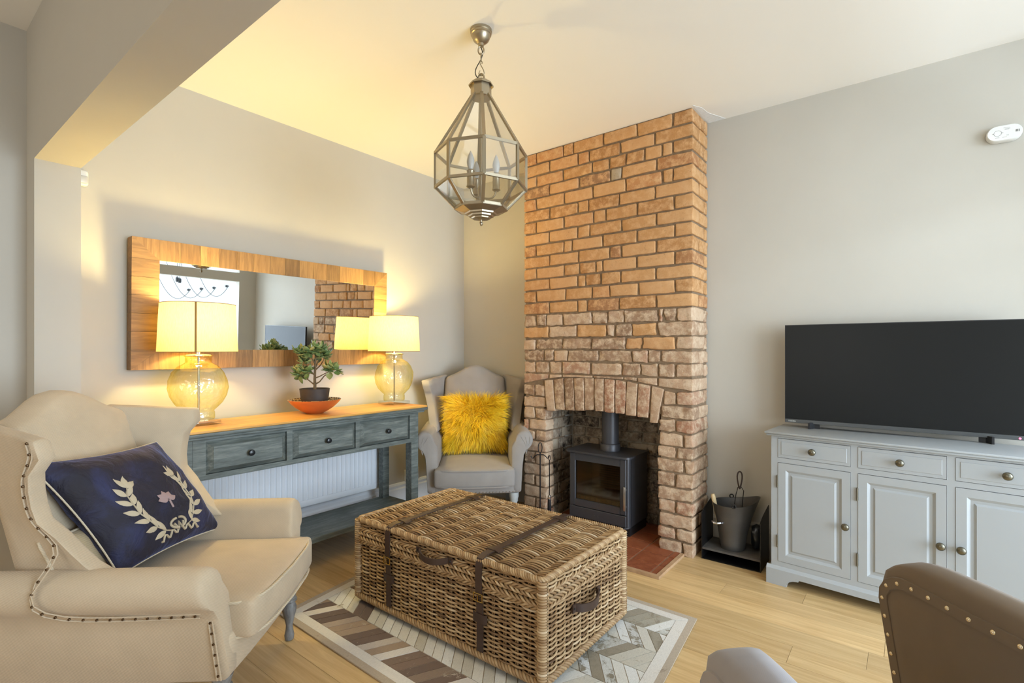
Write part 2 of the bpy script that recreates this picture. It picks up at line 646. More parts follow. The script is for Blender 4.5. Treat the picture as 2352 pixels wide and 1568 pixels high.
hide_brown = hide_mat('brown_hide', [(0, lin(96, 74, 58)), (0.24, lin(112, 88, 70)), (0.3, lin(168, 144, 118)), (0.48, lin(158, 132, 106)), (0.54, lin(124, 98, 78)), (0.68, lin(140, 114, 92)), (0.74, lin(214, 204, 192)), (1, lin(226, 220, 212))], lin(196, 182, 160), 0.60)
hide_pale = hide_mat('pale_hide', [(0, lin(200, 194, 178)), (0.4, lin(224, 220, 208)), (0.8, lin(232, 232, 228)), (1, lin(206, 200, 184))], lin(160, 148, 122), 0.60)
hide_grey = hide_mat('patched_hide', [(0, lin(206, 206, 198)), (0.5, lin(228, 230, 230)), (0.75, lin(170, 164, 146)), (1, lin(150, 138, 116))], lin(140, 130, 108), 0.505)
hide_edge = hide_mat('border_hide', [(0, lin(170, 152, 130)), (1, lin(184, 168, 146))], lin(150, 134, 112), 0.6)
hide_white = hide_mat('white_border_hide', [(0, lin(222, 216, 206)), (1, lin(232, 228, 220))], lin(206, 196, 180), 0.62)

# ------------------------------------------------------------------ the room
H = 2.555
XL, XR, YB = -3.0, 0.90, 3.16


def struct(name, bm, mat, label, smooth=0):
    o = obj(name, bm, mat, None, smooth=smooth)
    return tag(o, label, None, None, 'structure')


b = B(); box(b, -3.15, -3.0, -3.35, 3.3, -0.05, 2.62)
struct('wall_left', b, wall_m, 'warm grey painted wall behind the mirror and console table')
b = B()
box(b, -3.15, -1.99, YB, 3.42, -0.05, 2.62); box(b, -1.16, 1.0, YB, 3.42, -0.05, 2.62)
box(b, -1.99, -1.16, YB, 3.42, 0.90, 2.62); box(b, -1.99, -1.16, 3.36, 3.42, -0.05, 0.90)
struct('wall_back', b, wall_m, 'grey painted chimney wall with alcoves either side of the brick')
b = B()
box(b, -3.15, -2.3, -3.35, -3.2, -0.05, 2.62); box(b, -0.3, 1.0, -3.35, -3.2, -0.05, 2.62)
box(b, -2.3, -0.3, -3.35, -3.2, -0.05, 0.68); box(b, -2.3, -0.3, -3.35, -3.2, 2.22, 2.62)
struct('wall_front', b, wall_m, 'painted wall of the front room with an added opening for the fill light')
b = B()
box(b, XR, 1.0, 2.95, 4.4, -0.05, 2.62); box(b, XR, 1.0, -3.35, 0.2, -0.05, 2.62)
box(b, XR, 1.0, 0.2, 2.95, 1.85, 1.96); box(b, XR, 1.0, 0.2, 2.95, 2.50, 2.62)
struct('wall_right', b, wall_m, 'painted wall with the wide opening to the bright kitchen')
b = B(); box(b, -3.15, 1.0, -3.35, 3.3, H, H + 0.06)
struct('ceiling', b, ceil_m, 'white plastered living room ceiling')
b = B(); box(b, XL, XR, 0.43, 0.58, 1.97, H + 0.01); box(b, XL, -2.84, 0.43, 0.58, 0.0, 1.97)
struct('wall_divider', b, wall_m, 'plastered downstand beam and pier between the two rooms')
b = B()
box(b, 1.0, 3.85, 4.4, 4.5, -0.05, 2.70); box(b, 1.0, 3.85, -1.1, -1.0, -0.05, 2.70)
box(b, 3.7, 3.85, -1.0, -0.2, -0.05, 2.70); box(b, 3.7, 3.85, 2.5, 4.4, -0.05, 2.70); box(b, 3.7, 3.85, -0.2, 2.5, 2.35, 2.70)
struct('wall_kitchen', b, kitchen_m, 'bright white kitchen extension walls seen in the mirror')
b = B()
box(b, 1.0, 1.25, -1.0, 4.4, 2.62, 2.70); box(b, 3.45, 3.7, -1.0, 4.4, 2.62, 2.70)
box(b, 1.25, 3.45, -1.0, 0.05, 2.62, 2.70); box(b, 1.25, 3.45, 3.45, 4.4, 2.62, 2.70)
struct('ceiling_kitchen', b, kitchen_m, 'white kitchen ceiling around the roof light')
b = B(); box(b, 1.0, 3.7, -1.0, 4.4, -0.05, 0.0)
struct('floor_kitchen', b, plain('kitchen_floor', lin(196, 186, 170), 0.5), 'pale kitchen floor')


def window(name, x0, x1, y0, y1, z0, z1, axis, label, n=3):
    """glazed frame lying in a plane across `axis`; rails, mullions and one pane per light"""
    root = thing(name, label, None, ((x0 + x1) / 2, (y0 + y1) / 2, z0), kind='structure')
    t = 0.05
    fb = B()
    if axis == 'z':
        box(fb, x0, x0 + t, y0, y1, z0, z1); box(fb, x1 - t, x1, y0, y1, z0, z1)
        for k in range(n + 1):
            yy = y0 + (y1 - y0 - t) * k / n
            box(fb, x0 + t, x1 - t, yy, yy + t, z0, z1)
    elif axis == 'x':
        box(fb, x0, x1, y0, y1, z0, z0 + t); box(fb, x0, x1, y0, y1, z1 - t, z1)
        for k in range(n + 1):
            yy = y0 + (y1 - y0 - t) * k / n
            box(fb, x0, x1, yy, yy + t, z0 + t, z1 - t)
    else:
        box(fb, x0, x1, y0, y1, z0, z0 + t); box(fb, x0, x1, y0, y1, z1 - t, z1)
        for k in range(n + 1):
            xx = x0 + (x1 - x0 - t) * k / n
            box(fb, xx, xx + t, y0, y1, z0 + t, z1 - t)
    obj('window_frame', fb, white_m, root, True, smooth=0)
    for k in range(n):
        pb = B()
        if axis == 'z':
            box(pb, x0 + t, x1 - t, y0 + (y1 - y0 - t) * k / n + t, y0 + (y1 - y0 - t) * (k + 1) / n, z0 + .02, z0 + .026)
        elif axis == 'x':
            box(pb, x0 + .02, x0 + .026, y0 + (y1 - y0 - t) * k / n + t, y0 + (y1 - y0 - t) * (k + 1) / n, z0 + t, z1 - t)
        else:
            box(pb, x0 + (x1 - x0 - t) * k / n + t, x0 + (x1 - x0 - t) * (k + 1) / n, y0 + .02, y0 + .026, z0 + t, z1 - t)
        obj('pane', pb, pane_m, root, True, smooth=0)


window('fill_window', -2.3, -0.3, -3.32, -3.26, 0.68, 2.22, 'y', 'white framed unseen window added around the fill light', 3)  # unseen window, added to go with the fill light
window('window_2', 1.25, 3.45, 0.05, 3.45, 2.63, 2.69, 'z', 'white framed glazed roof light over the kitchen', 4)
window('door_1', 3.75, 3.81, -0.2, 2.5, 0.0, 2.35, 'x', 'white framed glazed garden doors of the kitchen', 3)

# floorboards: each plank its own object, running along x
floor = thing('floor', 'pale oak plank floor', None, (0, 0, 0), kind='structure')
b = B(); box(b, -3.15, 1.0, -3.35, 3.42, -0.06, -0.013)
obj('sub_floor', b, seam_m, floor, smooth=0)
rows_y = [3.36, 3.22, 3.08, 2.94, 2.815, 2.687, 2.555, 2.418, 2.28, 2.143, 2.005]
while rows_y[-1] > -3.2:
    rows_y.append(rows_y[-1] - 0.138)
rp = random.Random(3)
for i in range(len(rows_y) - 1):
    y1, y0 = rows_y[i], rows_y[i + 1]
    x = -3.05 - rp.uniform(0, 1.2)
    while x < 0.95:
        L_ = rp.choice((1.2, 1.5, 1.8, 2.0)) + rp.uniform(-.1, .1)
        xa, xb = max(x, -3.05), min(x + L_, 1.0)
        if xb - xa > 0.06:
            b = B()
            dz = rp.uniform(-.0006, .0)
            box(b, xa + .0005, xb - .0005, y0 + .0005, y1 - .0005, -0.013, dz)
            obj('plank', b, oak_m, floor, smooth=0)
        x += L_

# skirting
def skirting(name, poly, a, c, axis, mat, label):
    b = B()
    if axis == 'y':
        prism(b, poly, lambda u, v: Vector((XL + u, a, v)), lambda u, v: Vector((XL + u, c, v)))
    else:
        prism(b, poly, lambda u, v: Vector((a, YB - u, v)), lambda u, v: Vector((c, YB - u, v)))
    struct(name, b, mat, label)


SK = [(0, 0), (.018, 0), (.018, .145), (.012, .155), (.014, .172), (.006, .185), (0, .19)]
skirting('baseboard_left', SK, 0.58, YB - .018, 'y', white_m, 'white moulded skirting board behind the radiator')
skirting('baseboard_back', SK, -0.955, XR, 'x', wall_m, 'grey painted skirting board behind the sideboard')
skirting('baseboard_alcove', SK, XL + .018, -2.17, 'x', wall_m, 'painted skirting in the alcove left of the chimney')

# ------------------------------------------------------------------ chimney breast
chim = thing('wall_chimney', 'exposed brick chimney breast with arched fire opening', None, (-1.56, 2.9, 0), kind='structure')
YF = 2.89
X0, X1 = -2.157, -0.966
beds = [H, 2.473, 2.393, 2.315, 2.237, 2.154, 2.074, 1.991, 1.911, 1.831, 1.751, 1.671, 1.591, 1.508, 1.425, 1.343, 1.260, 1.180, 1.100, 1.017,
        0.9395, 0.857, 0.779, 0.696, 0.618, 0.547, 0.469, 0.384, 0.306, 0.228, 0.150, 0.076, 0.0]
joints = {1: [-2.049, -1.83, -1.752, -1.528, -1.303, -1.082], 2: [-1.941, -1.717, -1.633, -1.413, -1.192],
          3: [-2.052, -1.833, -1.612, -1.49, -1.374, -1.255, -1.144, -1.082], 4: [-1.941, -1.707, -1.481, -1.405, -1.18],
          5: [-2.052, -1.823, -1.606, -1.377, -1.144, -1.079], 6: [-1.941, -1.717, -1.639, -1.421, -1.19],
          7: [-2.052, -1.826, -1.603, -1.513, -1.3, -1.074], 8: [-1.944, -1.72, -1.63, -1.407, -1.182],
          9: [-2.052, -1.826, -1.762, -1.537, -1.303, -1.072], 10: [-1.941, -1.711, -1.487, -1.405, -1.182],
          11: [-2.052, -1.826, -1.707, -1.585, -1.534, -1.306, -1.072], 12: [-1.941, -1.72, -1.661, -1.549, -1.41, -1.185],
          13: [-2.052, -1.813, -1.612, -1.487, -1.295, -1.069], 14: [-1.944, -1.72, -1.648, -1.419, -1.182],
          15: [-2.052, -1.968, -1.833, -1.615, -1.502, -1.391, -1.169, -1.139, -1.062], 16: [-1.947, -1.726, -1.508, -1.447, -1.335, -1.174],
          17: [-2.059, -1.84, -1.615, -1.379, -1.271, -1.067], 18: [-1.989, -1.907, -1.794, -1.57, -1.335, -1.234, -1.154],
          19: [-2.059, -1.944, -1.843, -1.624, -1.405, -1.282, -1.169, -1.067], 20: [-1.947, -1.84, -1.606, -1.391, -1.303, -1.172]}
jl = {21: [-2.063, -1.982], 22: [-1.982], 23: [-2.063, -1.978], 24: [-2.117, -1.975], 25: [-2.063, -1.975], 26: [-1.975], 27: [-2.063, -1.975],
      28: [-1.972], 29: [-2.063, -1.968], 30: [-1.968], 31: [-2.063, -1.968], 32: [-1.968]}
jr = {21: [-1.136, -1.062], 22: [-1.146], 23: [-1.164, -1.065], 24: [-1.164, -1.019], 25: [-1.172, -1.065], 26: [-1.172, -1.019], 27: [-1.172, -1.065],
      28: [-1.167], 29: [-1.167, -1.065], 30: [-1.167], 31: [-1.172, -1.065], 32: [-1.164, -1.023]}
rb = random.Random(11)


def brick(x0, x1, z0, z1, y0, y1, mat, rough, corners=None, name='brick'):
    """one brick; rough = wear amplitude; corners overrides the four (x,z) front corners (bl, br, tr, tl)"""
    w, d, h = x1 - x0, y1 - y0, z1 - z0
    seed = Vector((rb.uniform(0, 50), rb.uniform(0, 50), rb.uniform(0, 50)))
    if corners is None:
        j = lambda: rb.uniform(-1, 1) * rough * 0.7
        corners = [(x0 + j(), z0 + j()), (x1 + j(), z0 + j()), (x1 + j(), z1 + j()), (x0 + j(), z1 + j())]
    off = rb.uniform(-1, 1) * rough * 0.8

    def fn(p):
        u, v = p.x / w + .5, p.z / h + .5
        (ax, az), (bx, bz), (cx, cz), (dx, dz) = corners
        x = ax * (1 - u) * (1 - v) + bx * u * (1 - v) + cx * u * v + dx * (1 - u) * v
        z = az * (1 - u) * (1 - v) + bz * u * (1 - v) + cz * u * v + dz * (1 - u) * v
        q = Vector((x, y0 + (p.y / d + .5) * d + off, z))
        n = noise.noise_vector(q * 28 + seed) * rough
        n2 = noise.noise_vector(q * 85 + seed) * rough * .65
        if p.y > 0 and d > .15:
            n.y = 0
        return q + n + n2
    b = B()
    soft(b, (w / 2, d / 2, h / 2), 0.0042 + rough * .4, (max(2, int(w / (.045 if rough < .005 else .022))), 1 if d < .12 else max(2, int(d / .06)), 2 if rough < .005 else 4), fn)
    return obj(name, b, mat, chim, True, smooth=50)


G = 0.0056


def arch_top(x):
    t = (x + 1.978) / 0.839
    return 0.968 + 0.152 * t * (1 - t) - 0.02 * t if 0 <= t <= 1 else 0.0


for r in range(1, 21):
    z1, z0 = beds[r - 1] - G, beds[r] + G
    xs = [X0] + joints[r] + [X1]
    for i in range(len(xs) - 1):
        xa, xb = xs[i] + (G if i else 0), xs[i + 1] - (G if i < len(xs) - 2 else 0)
        upper = r <= 14
        mat = brick_up if upper or (r in (16, 17) and rb.random() < .35) else brick_lo
        rough = 0.0034 if upper else 0.0062
        if r == 4 and i == 3:
            mat = brick_soot
        last = i == len(xs) - 2
        yb = YF + 0.10
        if last:
            yb = YF + (0.105 if (xb - xa) > 0.14 else 0.20)
        cor = None
        if r == 20:
            f0, f1 = max(z0, arch_top(xa) + .012), max(z0, arch_top(xb) + .012)
            if z1 - f0 < .006 and z1 - f1 < .006:
                continue
            if z1 - f0 < .01:
                f0 = z1 - .010
            if z1 - f1 < .01:
                f1 = z1 - .010
            cor = [(xa, f0), (xb, f1), (xb, z1), (xa, z1)]
            rough = 0.003
        brick(xa, xb, z0, z1, YF, yb, mat, rough, cor)
        if last:   # the return brick on the side of the breast
            brick(X1 - 0.10, X1, z0, z1, yb + 2 * G, 3.155, mat, rough)
for r in range(21, 33):
    z1, z0 = beds[r - 1] - G, beds[r] + (G if r < 32 else 0.0)
    xs = [X0] + jl[r]
    for i in range(len(xs) - 1):
        brick(xs[i] + (G if i else 0), xs[i + 1] - (G if i < len(xs) - 2 else 0), z0, z1, YF, YF + .10, brick_lo, 0.0058)
    xs = jr[r] + [X1]
    for i in range(len(xs) - 1):
        last = i == len(xs) - 2
        xa, xb = xs[i] + (G if i else 0), xs[i + 1] - (0 if last else G)
        yb = YF + .10 if not last else YF + (0.105 if (xb - xa) > 0.14 else 0.20)
        brick(xa, xb, z0, z1, YF, yb, brick_lo, 0.0058)
        if last:
            brick(X1 - 0.09, X1, z0, z1, yb + 2 * G, 3.155, brick_lo, 0.0058)
# arch of bricks on end
av = [-1.978, -1.903, -1.823, -1.746, -1.67, -1.594, -1.525, -1.45, -1.377, -1.3, -1.218, -1.139]
for i in range(11):
    xa, xb = av[i] + .004, av[i + 1] - .004
    sp = lambda x: (x + 1.56) * 0.055
    za0, za1 = arch_top(av[i]), arch_top(av[i + 1])
    zb = lambda x: 0.764 + 0.02 * (1 - ((x + 1.56) / .42) ** 2)
    lo = zb((xa + xb) / 2) + rb.uniform(-.006, .006)
    if i == 10:
        lo = 0.745
    brick(xa, xb, lo, (za0 + za1) / 2, YF - .004, YF + .11, brick_lo, 0.0045,
          [(xa - sp(xa) * .6, lo), (xb - sp(xb) * .6 - (.02 if i == 10 else 0), lo), (xb + sp(xb) * .3, za1), (xa + sp(xa) * .3, za0)])
# fire recess
for r in range(22, 33):
    z1, z0 = beds[r - 1] - G * .7, beds[r] + G * .7
    z1 = min(z1, 0.80)
    cut = 3.12 if r % 2 else 3.07
    for (ya, yb_) in ((2.995, cut - G), (cut + G, 3.262)):
        brick(-2.07, -1.985, z0, z1, ya, yb_, brick_soot, 0.004)
    brick(-1.160, -1.08, z0, z1, 2.995, 3.262, brick_soot, 0.004)
    xs = [-1.98, -1.87, -1.65, -1.43, -1.21, -1.165] if r % 2 else [-1.98, -1.76, -1.54, -1.32, -1.165]
    for i in range(len(xs) - 1):
        brick(xs[i] + G, xs[i + 1] - G, z0, z1, 3.262, 3.34, brick_soot, 0.004)
# mortar bed behind the faces
b = B()
e = 0.009
box(b, X0 + e, -1.99, YF + e, YB + .01, 0, H); box(b, -1.155, X1 - e, YF + e, YB + .01, 0, H); box(b, -1.99, -1.155, YF + e, YB + .01, 0.80, H)
obj('mortar', b, mortar_m, chim, True, smooth=0)
b = B()
box(b, -2.06, -1.992, 3.0, 3.35, 0, 0.85); box(b, -1.152, -1.09, 3.0, 3.35, 0, 0.85); box(b, -2.06, -1.09, 3.272, 3.35, 0, 0.85); box(b, -2.06, -1.09, 2.99, 3.35, 0.805, 0.88)
obj('recess_mortar', b, mortar_soot, chim, True, smooth=0)
# rough plaster patch where the ceiling meets the breast
b = B()
pp = [(-.962, 2.87), (-.93, 2.93), (-.92, 3.02), (-.885, 3.10), (-.86, 3.158), (-.962, 3.158)]
prism(b, pp, lambda u, v: Vector((u, v, H - .0012)), lambda u, v: Vector((u, v, H + .002)))
struct('trim_1', b, plain('bare_plaster', lin(226, 228, 228), 0.9, bmp=.6, bs_=60, bd=.004), 'rough white plaster patch at the ceiling beside the brick')

# hearth
hearth = thing('hearth', 'red quarry tile hearth set into the oak floor', None, (-1.5, 2.7, 0), kind='structure')
b = B(); box(b, -1.985, -1.035, 2.535, 2.99, 0, .009); box(b, -1.98, -1.165, 2.99, 3.262, 0, .009)
obj('grout', b, grout_m, hearth, True, smooth=0)
cx_ = [-1.035, -1.072, -1.228, -1.384, -1.540, -1.696, -1.852, -1.982]
ry_ = [2.537, 2.657, 2.797, 2.937, 3.077, 3.217, 3.262]
for i in range(7):
    for j in range(6):
        xa, xb = cx_[i + 1] + .003, cx_[i] - .003
        ya, yb_ = ry_[j] + .003, ry_[j + 1] - .003
        if ya > 2.88:
            xa, xb = max(xa, -1.964), min(xb, -1.175)
        if xb - xa < .01:
            continue
        b = B(); box(b, xa, xb, ya, yb_, .002, .0125 + rb.uniform(-.0008, .0008), .0015)
        obj('tile', b, tile_m, hearth, True, smooth=0)
b = B(); prism(b, [(-2.0, 2.512), (-1.012, 2.512), (-1.034, 2.535), (-2.0, 2.535)], lambda u, v: Vector((u, v, 0)), lambda u, v: Vector((u, v, .016)))
obj('wood_edging', b, edge_wood, hearth, True, smooth=0)
b = B(); prism(b, [(-1.012, 2.512), (-1.012, 2.885), (-1.034, 2.885), (-1.034, 2.535)], lambda u, v: Vector((u, v, 0)), lambda u, v: Vector((u, v, .016)))
obj('wood_edging', b, edge_wood, hearth, True, smooth=0)

# ------------------------------------------------------------------ mirror in a plank frame
mir = thing('framed_mirror', 'large rectangular mirror framed in short pine boards above the console', 'mirror', (-3.0, 1.535, 1.082))
xa, xb = -2.998, -2.936
y0, y1, z0, z1 = .785, 2.285, 1.082, 1.723
iy0, iy1, iz0, iz1 = .900, 2.180, 1.180, 1.622


TILT = math.tan(math.radians(1.5))   # hangs from its top edge, leaning into the room


def frame_block(poly, mt):
    b = B()
    xf = xb + rb.uniform(0, .0015)
    prism(b, poly, lambda u, v: Vector((xa + (v - z0) * TILT, u, v)), lambda u, v: Vector((xf + (v - z0) * TILT, u, v)))
    obj('frame_board', b, mt, mir, True, smooth=0)


n = 14
ys = [iy0 + (iy1 - iy0) * i / n for i in range(n + 1)]
for i in range(n):
    g = .0006
    frame_block([(ys[i] + g, iz1), (ys[i + 1] - g, iz1), (ys[i + 1] - g, z1), (ys[i] + g, z1)], frame_m)
    frame_block([(ys[i] + g, z0), (ys[i + 1] - g, z0), (ys[i + 1] - g, iz0), (ys[i] + g, iz0)], frame_m)
zs = [iz0 + (iz1 - iz0) * i / 5 for i in range(6)]
for i in range(5):
    frame_block([(y0, zs[i] + g), (iy0, zs[i] + g), (iy0, zs[i + 1] - g), (y0, zs[i + 1] - g)], frame_h)
    frame_block([(iy1, zs[i] + g), (y1, zs[i] + g), (y1, zs[i + 1] - g), (iy1, zs[i + 1] - g)], frame_h)
g = .0005
for (oy, oz, qy, qz) in ((y0, z1, iy0, iz1), (y1, z1, iy1, iz1), (y0, z0, iy0, iz0), (y1, z0, iy1, iz0)):
    frame_block([(oy, oz), (qy, oz), (qy, qz)], frame_m)
    frame_block([(oy, oz), (qy, qz), (oy, qz)], frame_h)
b = B(); prism(b, [(iy0 - .002, iz0 - .002), (iy1 + .002, iz0 - .002), (iy1 + .002, iz1 + .002), (iy0 - .002, iz1 + .002)], lambda u, v: Vector((-2.99 + (v - z0) * TILT, u, v)), lambda u, v: Vector((-2.942 + (v - z0) * TILT, u, v)))
obj('mirror_glass', b, mirror_m, mir, True, smooth=0)

# ------------------------------------------------------------------ radiator
rad = thing('radiator', 'white fluted panel radiator under the console table', 'radiator', (-2.95, 1.6, .15))
b = B()
ya, yb_ = .96, 2.245
prof = []
ff = 38
p = (yb_ - ya - .03) / ff
prof.append((-2.955, ya)); prof.append((-2.905, ya + .004))
for i in range(ff):
    yy = ya + .015 + i * p
    prof += [(-2.905, yy + p * .12), (-2.899, yy + p * .24), (-2.899, yy + p * .80), (-2.905, yy + p * .92)]
prof += [(-2.905, yb_ - .004), (-2.955, yb_)]
prism(b, prof, lambda u, v: Vector((u, v, .262)), lambda u, v: Vector((u, v, .70)))
obj('fluted_panel', b, white_m, rad, True, smooth=25)
b = B(); box(b, -2.955, -2.899, ya, yb_, .222, .262, .006, 2); obj('bottom_rail', b, white_m, rad, True)
b = B(); box(b, -2.985, -2.899, ya, yb_, .70, .735, .006, 2); obj('top_grille', b, white_m, rad, True)
for yy in (1.15, 2.05):
    b = B(); box(b, -2.999, -2.955, yy, yy + .03, .25, .70); obj('bracket', b, white_m, rad, True, smooth=0)
b = B(); tube(b, [(-2.93, 2.255, .25), (-2.93, 2.275, .25), (-2.93, 2.275, 0.0)], .0075, 10); obj('pipe', b, white_m, rad, True)
b = B(); lathe(b, [(.012, .20), (.014, .21), (.014, .235), (.010, .25), (.010, .27)], 14, (-2.93, 2.275, 0)); obj('valve', b, chrome_m, rad, True)

# ------------------------------------------------------------------ console table
con = thing('console_table', 'distressed teal console table with pine top and three drawers', 'table', (-2.69, 1.555, 0))
CX0, CX1, CY0, CY1 = -2.875, -2.497, .835, 2.282
b = B(); box(b, CX0, CX1, CY0, CY1, .803, .815, .002)
obj('tabletop', b, ctop_m, con, True)
b = B(); box(b, CX0, CX1 + .004, CY0 - .004, CY1 + .004, .786, .803, .004, 2); box(b, CX0, CX1 - .012, CY0 + .012, CY1 - .012, .772, .786, .003)
obj('top_moulding', b, teal_m, con, True)
fx = -2.524
b = B()
for (a, c) in ((.905, .958), (1.340, 1.370), (1.753, 1.779), (2.156, 2.205)):
    box(b, fx - .02, fx, a, c, .585, .772)
for (a, c) in ((.958, 1.340), (1.370, 1.753), (1.779, 2.156)):
    box(b, fx - .02, fx, a, c, .585, .610); box(b, fx - .02, fx, a, c, .760, .772)
obj('apron_frame', b, teal_m, con, True, smooth=0)
for yy in (.880, 2.215):
    b = B(); box(b, -2.84, fx - .03, yy, yy + .016, .585, .772); obj('side_panel', b, teal_m, con, True, smooth=0)
b = B(); box(b, -2.856, -2.842, .905, 2.205, .585, .772); obj('back_panel', b, teal_m, con, True, smooth=0)
for (a, c) in ((.960, 1.338), (1.372, 1.751), (1.781, 2.154)):
    b = B()
    zl, zh = .612, .758
    o_ = [(a, zl), (c, zl), (c, zh), (a, zh)]
    i_ = [(a + .028, zl + .022), (c - .028, zl + .022), (c - .028, zh - .022), (a + .028, zh - .022)]
    va = [b.verts.new((fx - .022, *q)) for q in o_]
    vb = [b.verts.new((fx - .010, *q)) for q in o_]
    vc = [b.verts.new((fx + .011, *q)) for q in i_]
    b.faces.new(va[::-1]); b.faces.new(vc)
    for A, C_ in ((va, vb), (vb, vc)):
        for k in range(4):
            b.faces.new((A[k], A[(k + 1) % 4], C_[(k + 1) % 4], C_[k]))
    d = obj('drawer', b, teal_m, con, True, smooth=0)
    kb = B()
    m = Matrix.Translation((fx + .011, (a + c) / 2, (zl + zh) / 2)) @ Matrix.Rotation(PI / 2, 4, 'Y')
    lathe(kb, [(.006, 0), (.006, .010), (.013, .014), (.0155, .021), (.013, .028), (.005, .031)], 18)
    kb.transform(m)
    kb.transform(INV[con.name])
    obj('knob', kb, knob_dark, d)
for (xx, yy, w) in ((-2.585, .872, .058), (-2.585, 2.173, .058), (-2.868, .880, .05), (-2.868, 2.175, .05)):
    b = B(); box(b, xx, xx + w, yy, yy + w, 0, .772 if xx > -2.6 else .74, .002); obj('leg', b, teal_m, con, True)
b = B(); box(b, -2.875, -2.515, .862, 2.242, .140, .170, .003); obj('shelf', b, teal_m, con, True)

# ------------------------------------------------------------------ table lamps
def table_lamp(loc, label, seam_ang):
    t = thing('table_lamp', label, 'lamp', loc, 0, 'pair of yellow glass table lamps')
    b = B(); box(b, -.075, .075, -.075, .075, .0, .022, .003, 2); obj('acrylic_base', b, clear_m, t)
    prof = [(.066, .023), (.070, .03), (.070, .058), (.066, .066), (.080, .080), (.102, .105), (.119, .140), (.1255, .180), (.123, .215), (.110, .255), (.088, .283), (.066, .296), (.056, .303), (.055, .330), (.060, .335)]
    b = B()
    lathe(b, prof, 40, (0, 0, 0), False, False, lambda p, a: p * 1.0 + Vector((math.cos(a), math.sin(a), 0)) * (.0055 * math.sin(a * 9 + p.z * 25) * max(0, math.sin((p.z - .06) / .24 * PI)) if .06 < p.z < .30 else 0))
    obj('glass_body', b, amber_m, t, smooth=80)
    b = B(); tube(b, [(.060 * math.cos(2 * PI * k / 36), .060 * math.sin(2 * PI * k / 36), .335) for k in range(36)], .0028, 6, True); obj('rim', b, amber_m, t, smooth=60)
    b = B(); tube(b, [(0, 0, .022), (0, 0, .35)], .005, 10); obj('stem', b, chrome_m, t)
    b = B(); lathe(b, [(.05, .333), (.055, .337), (.05, .341), (.012, .344), (.012, .350), (.013, .385), (.013, .40)], 24); obj('lamp_holder', b, clear_m if False else chrome_m, t)
    b = B(); lathe(b, [(.008, .40), (.014, .415), (.026, .440), (.028, .455), (.022, .475), (.008, .486)], 16)
    bm_ = MATS.get('lamp_bulb')
    if bm_ is None:
        bm_ = plain('lamp_bulb', (1, .8, .5), .3)
        bs = bm_.node_tree.nodes['Principled BSDF']
        bs.inputs['Emission Color'].default_value = (1, .72, .32, 1)
        bs.inputs['Emission Strength'].default_value = 12
    obj('bulb', b, bm_, t)
    # shade: one cloth surface with a rolled edge above and below
    b = B(); lathe(b, [(.171, .355), (.1685, .41), (.166, .47), (.163, .53), (.160, .587)], 64, (0, 0, 0), False, False)
    sh = obj('lamp_shade', b, shade_m, t, smooth=80)
    for (rr, zz) in ((.1708, .355), (.1598, .587)):
        b = B(); tube(b, [(rr * math.cos(2 * PI * k / 64), rr * math.sin(2 * PI * k / 64), zz) for k in range(64)], .0016, 6, True)
        obj('shade_edge', b, seam_cloth, sh)
    b = B()
    a0, a1 = seam_ang - .026, seam_ang + .026
    v = []
    for (rr, zz) in ((.1716, .356), (.1606, .586)):
        for a in (a0, seam_ang, a1):
            v.append(b.verts.new((rr * math.cos(a), rr * math.sin(a), zz)))
    b.faces.new((v[0], v[1], v[4], v[3])); b.faces.new((v[1], v[2], v[5], v[4]))
    obj('shade_seam', b, seam_cloth, sh)
    for k in range(3):
        b = B(); a = 2 * PI * k / 3 + .4
        tube(b, [(.014 * math.cos(a), .014 * math.sin(a), .40), (.1695 * math.cos(a), .1695 * math.sin(a), .372)], .0014, 6)
        obj('shade_carrier', b, chrome_m, sh)
    ld = bpy.data.lights.new('lamp_light', 'POINT')
    ld.energy = 26.0
    ld.color = (1.0, .80, .33)
    ld.shadow_soft_size = .035
    lo = bpy.data.objects.new('lamp_light', ld)
    COL.objects.link(lo)
    lo.parent = t
    lo.location = (0, 0, .505)
    return t


table_lamp((-2.742, 1.008, .815), 'yellow glass table lamp with a seam down its shade, beside the beige armchair', -.42)
table_lamp((-2.742, 2.206, .815), 'yellow glass table lamp with a plain shade, at the corner armchair end', 2.5)

# ------------------------------------------------------------------ bowl and jade plant
BL = Vector((-2.70, 1.60, .815))
bowl = thing('bowl', 'shallow orange bowl with a patterned brown inside holding the plant', 'bowl', BL)
b = B(); lathe(b, [(.045, 0), (.05, .004), (.075, .016), (.105, .036), (.130, .060), (.144, .078), (.1445, .080)], 48, (0, 0, 0), True, False); obj('outer_glaze', b, terra_m, bowl, smooth=60)
m, nt, bs, out = base_mat('bowl_pattern')
vor = N(nt, 'ShaderNodeTexVoronoi', feature='DISTANCE_TO_EDGE'); vor.inputs['Scale'].default_value = 55
tc = N(nt, 'ShaderNodeTexCoord'); nt.links.new(tc.outputs['Object'], vor.inputs['Vector'])
nt.links.new(ramp(nt, vor.outputs[0], [(.08, lin(214, 186, 138)), (.16, lin(92, 56, 34))]), bs.inputs['Base Color'])
bs.inputs['Roughness'].default_value = .4
b = B(); lathe(b, [(.002, .010), (.05, .011), (.072, .022), (.102, .042), (.127, .065), (.1415, .081), (.1445, .080)], 48, (0, 0, 0), True, False); obj('inner_glaze', b, m, bowl, smooth=60)

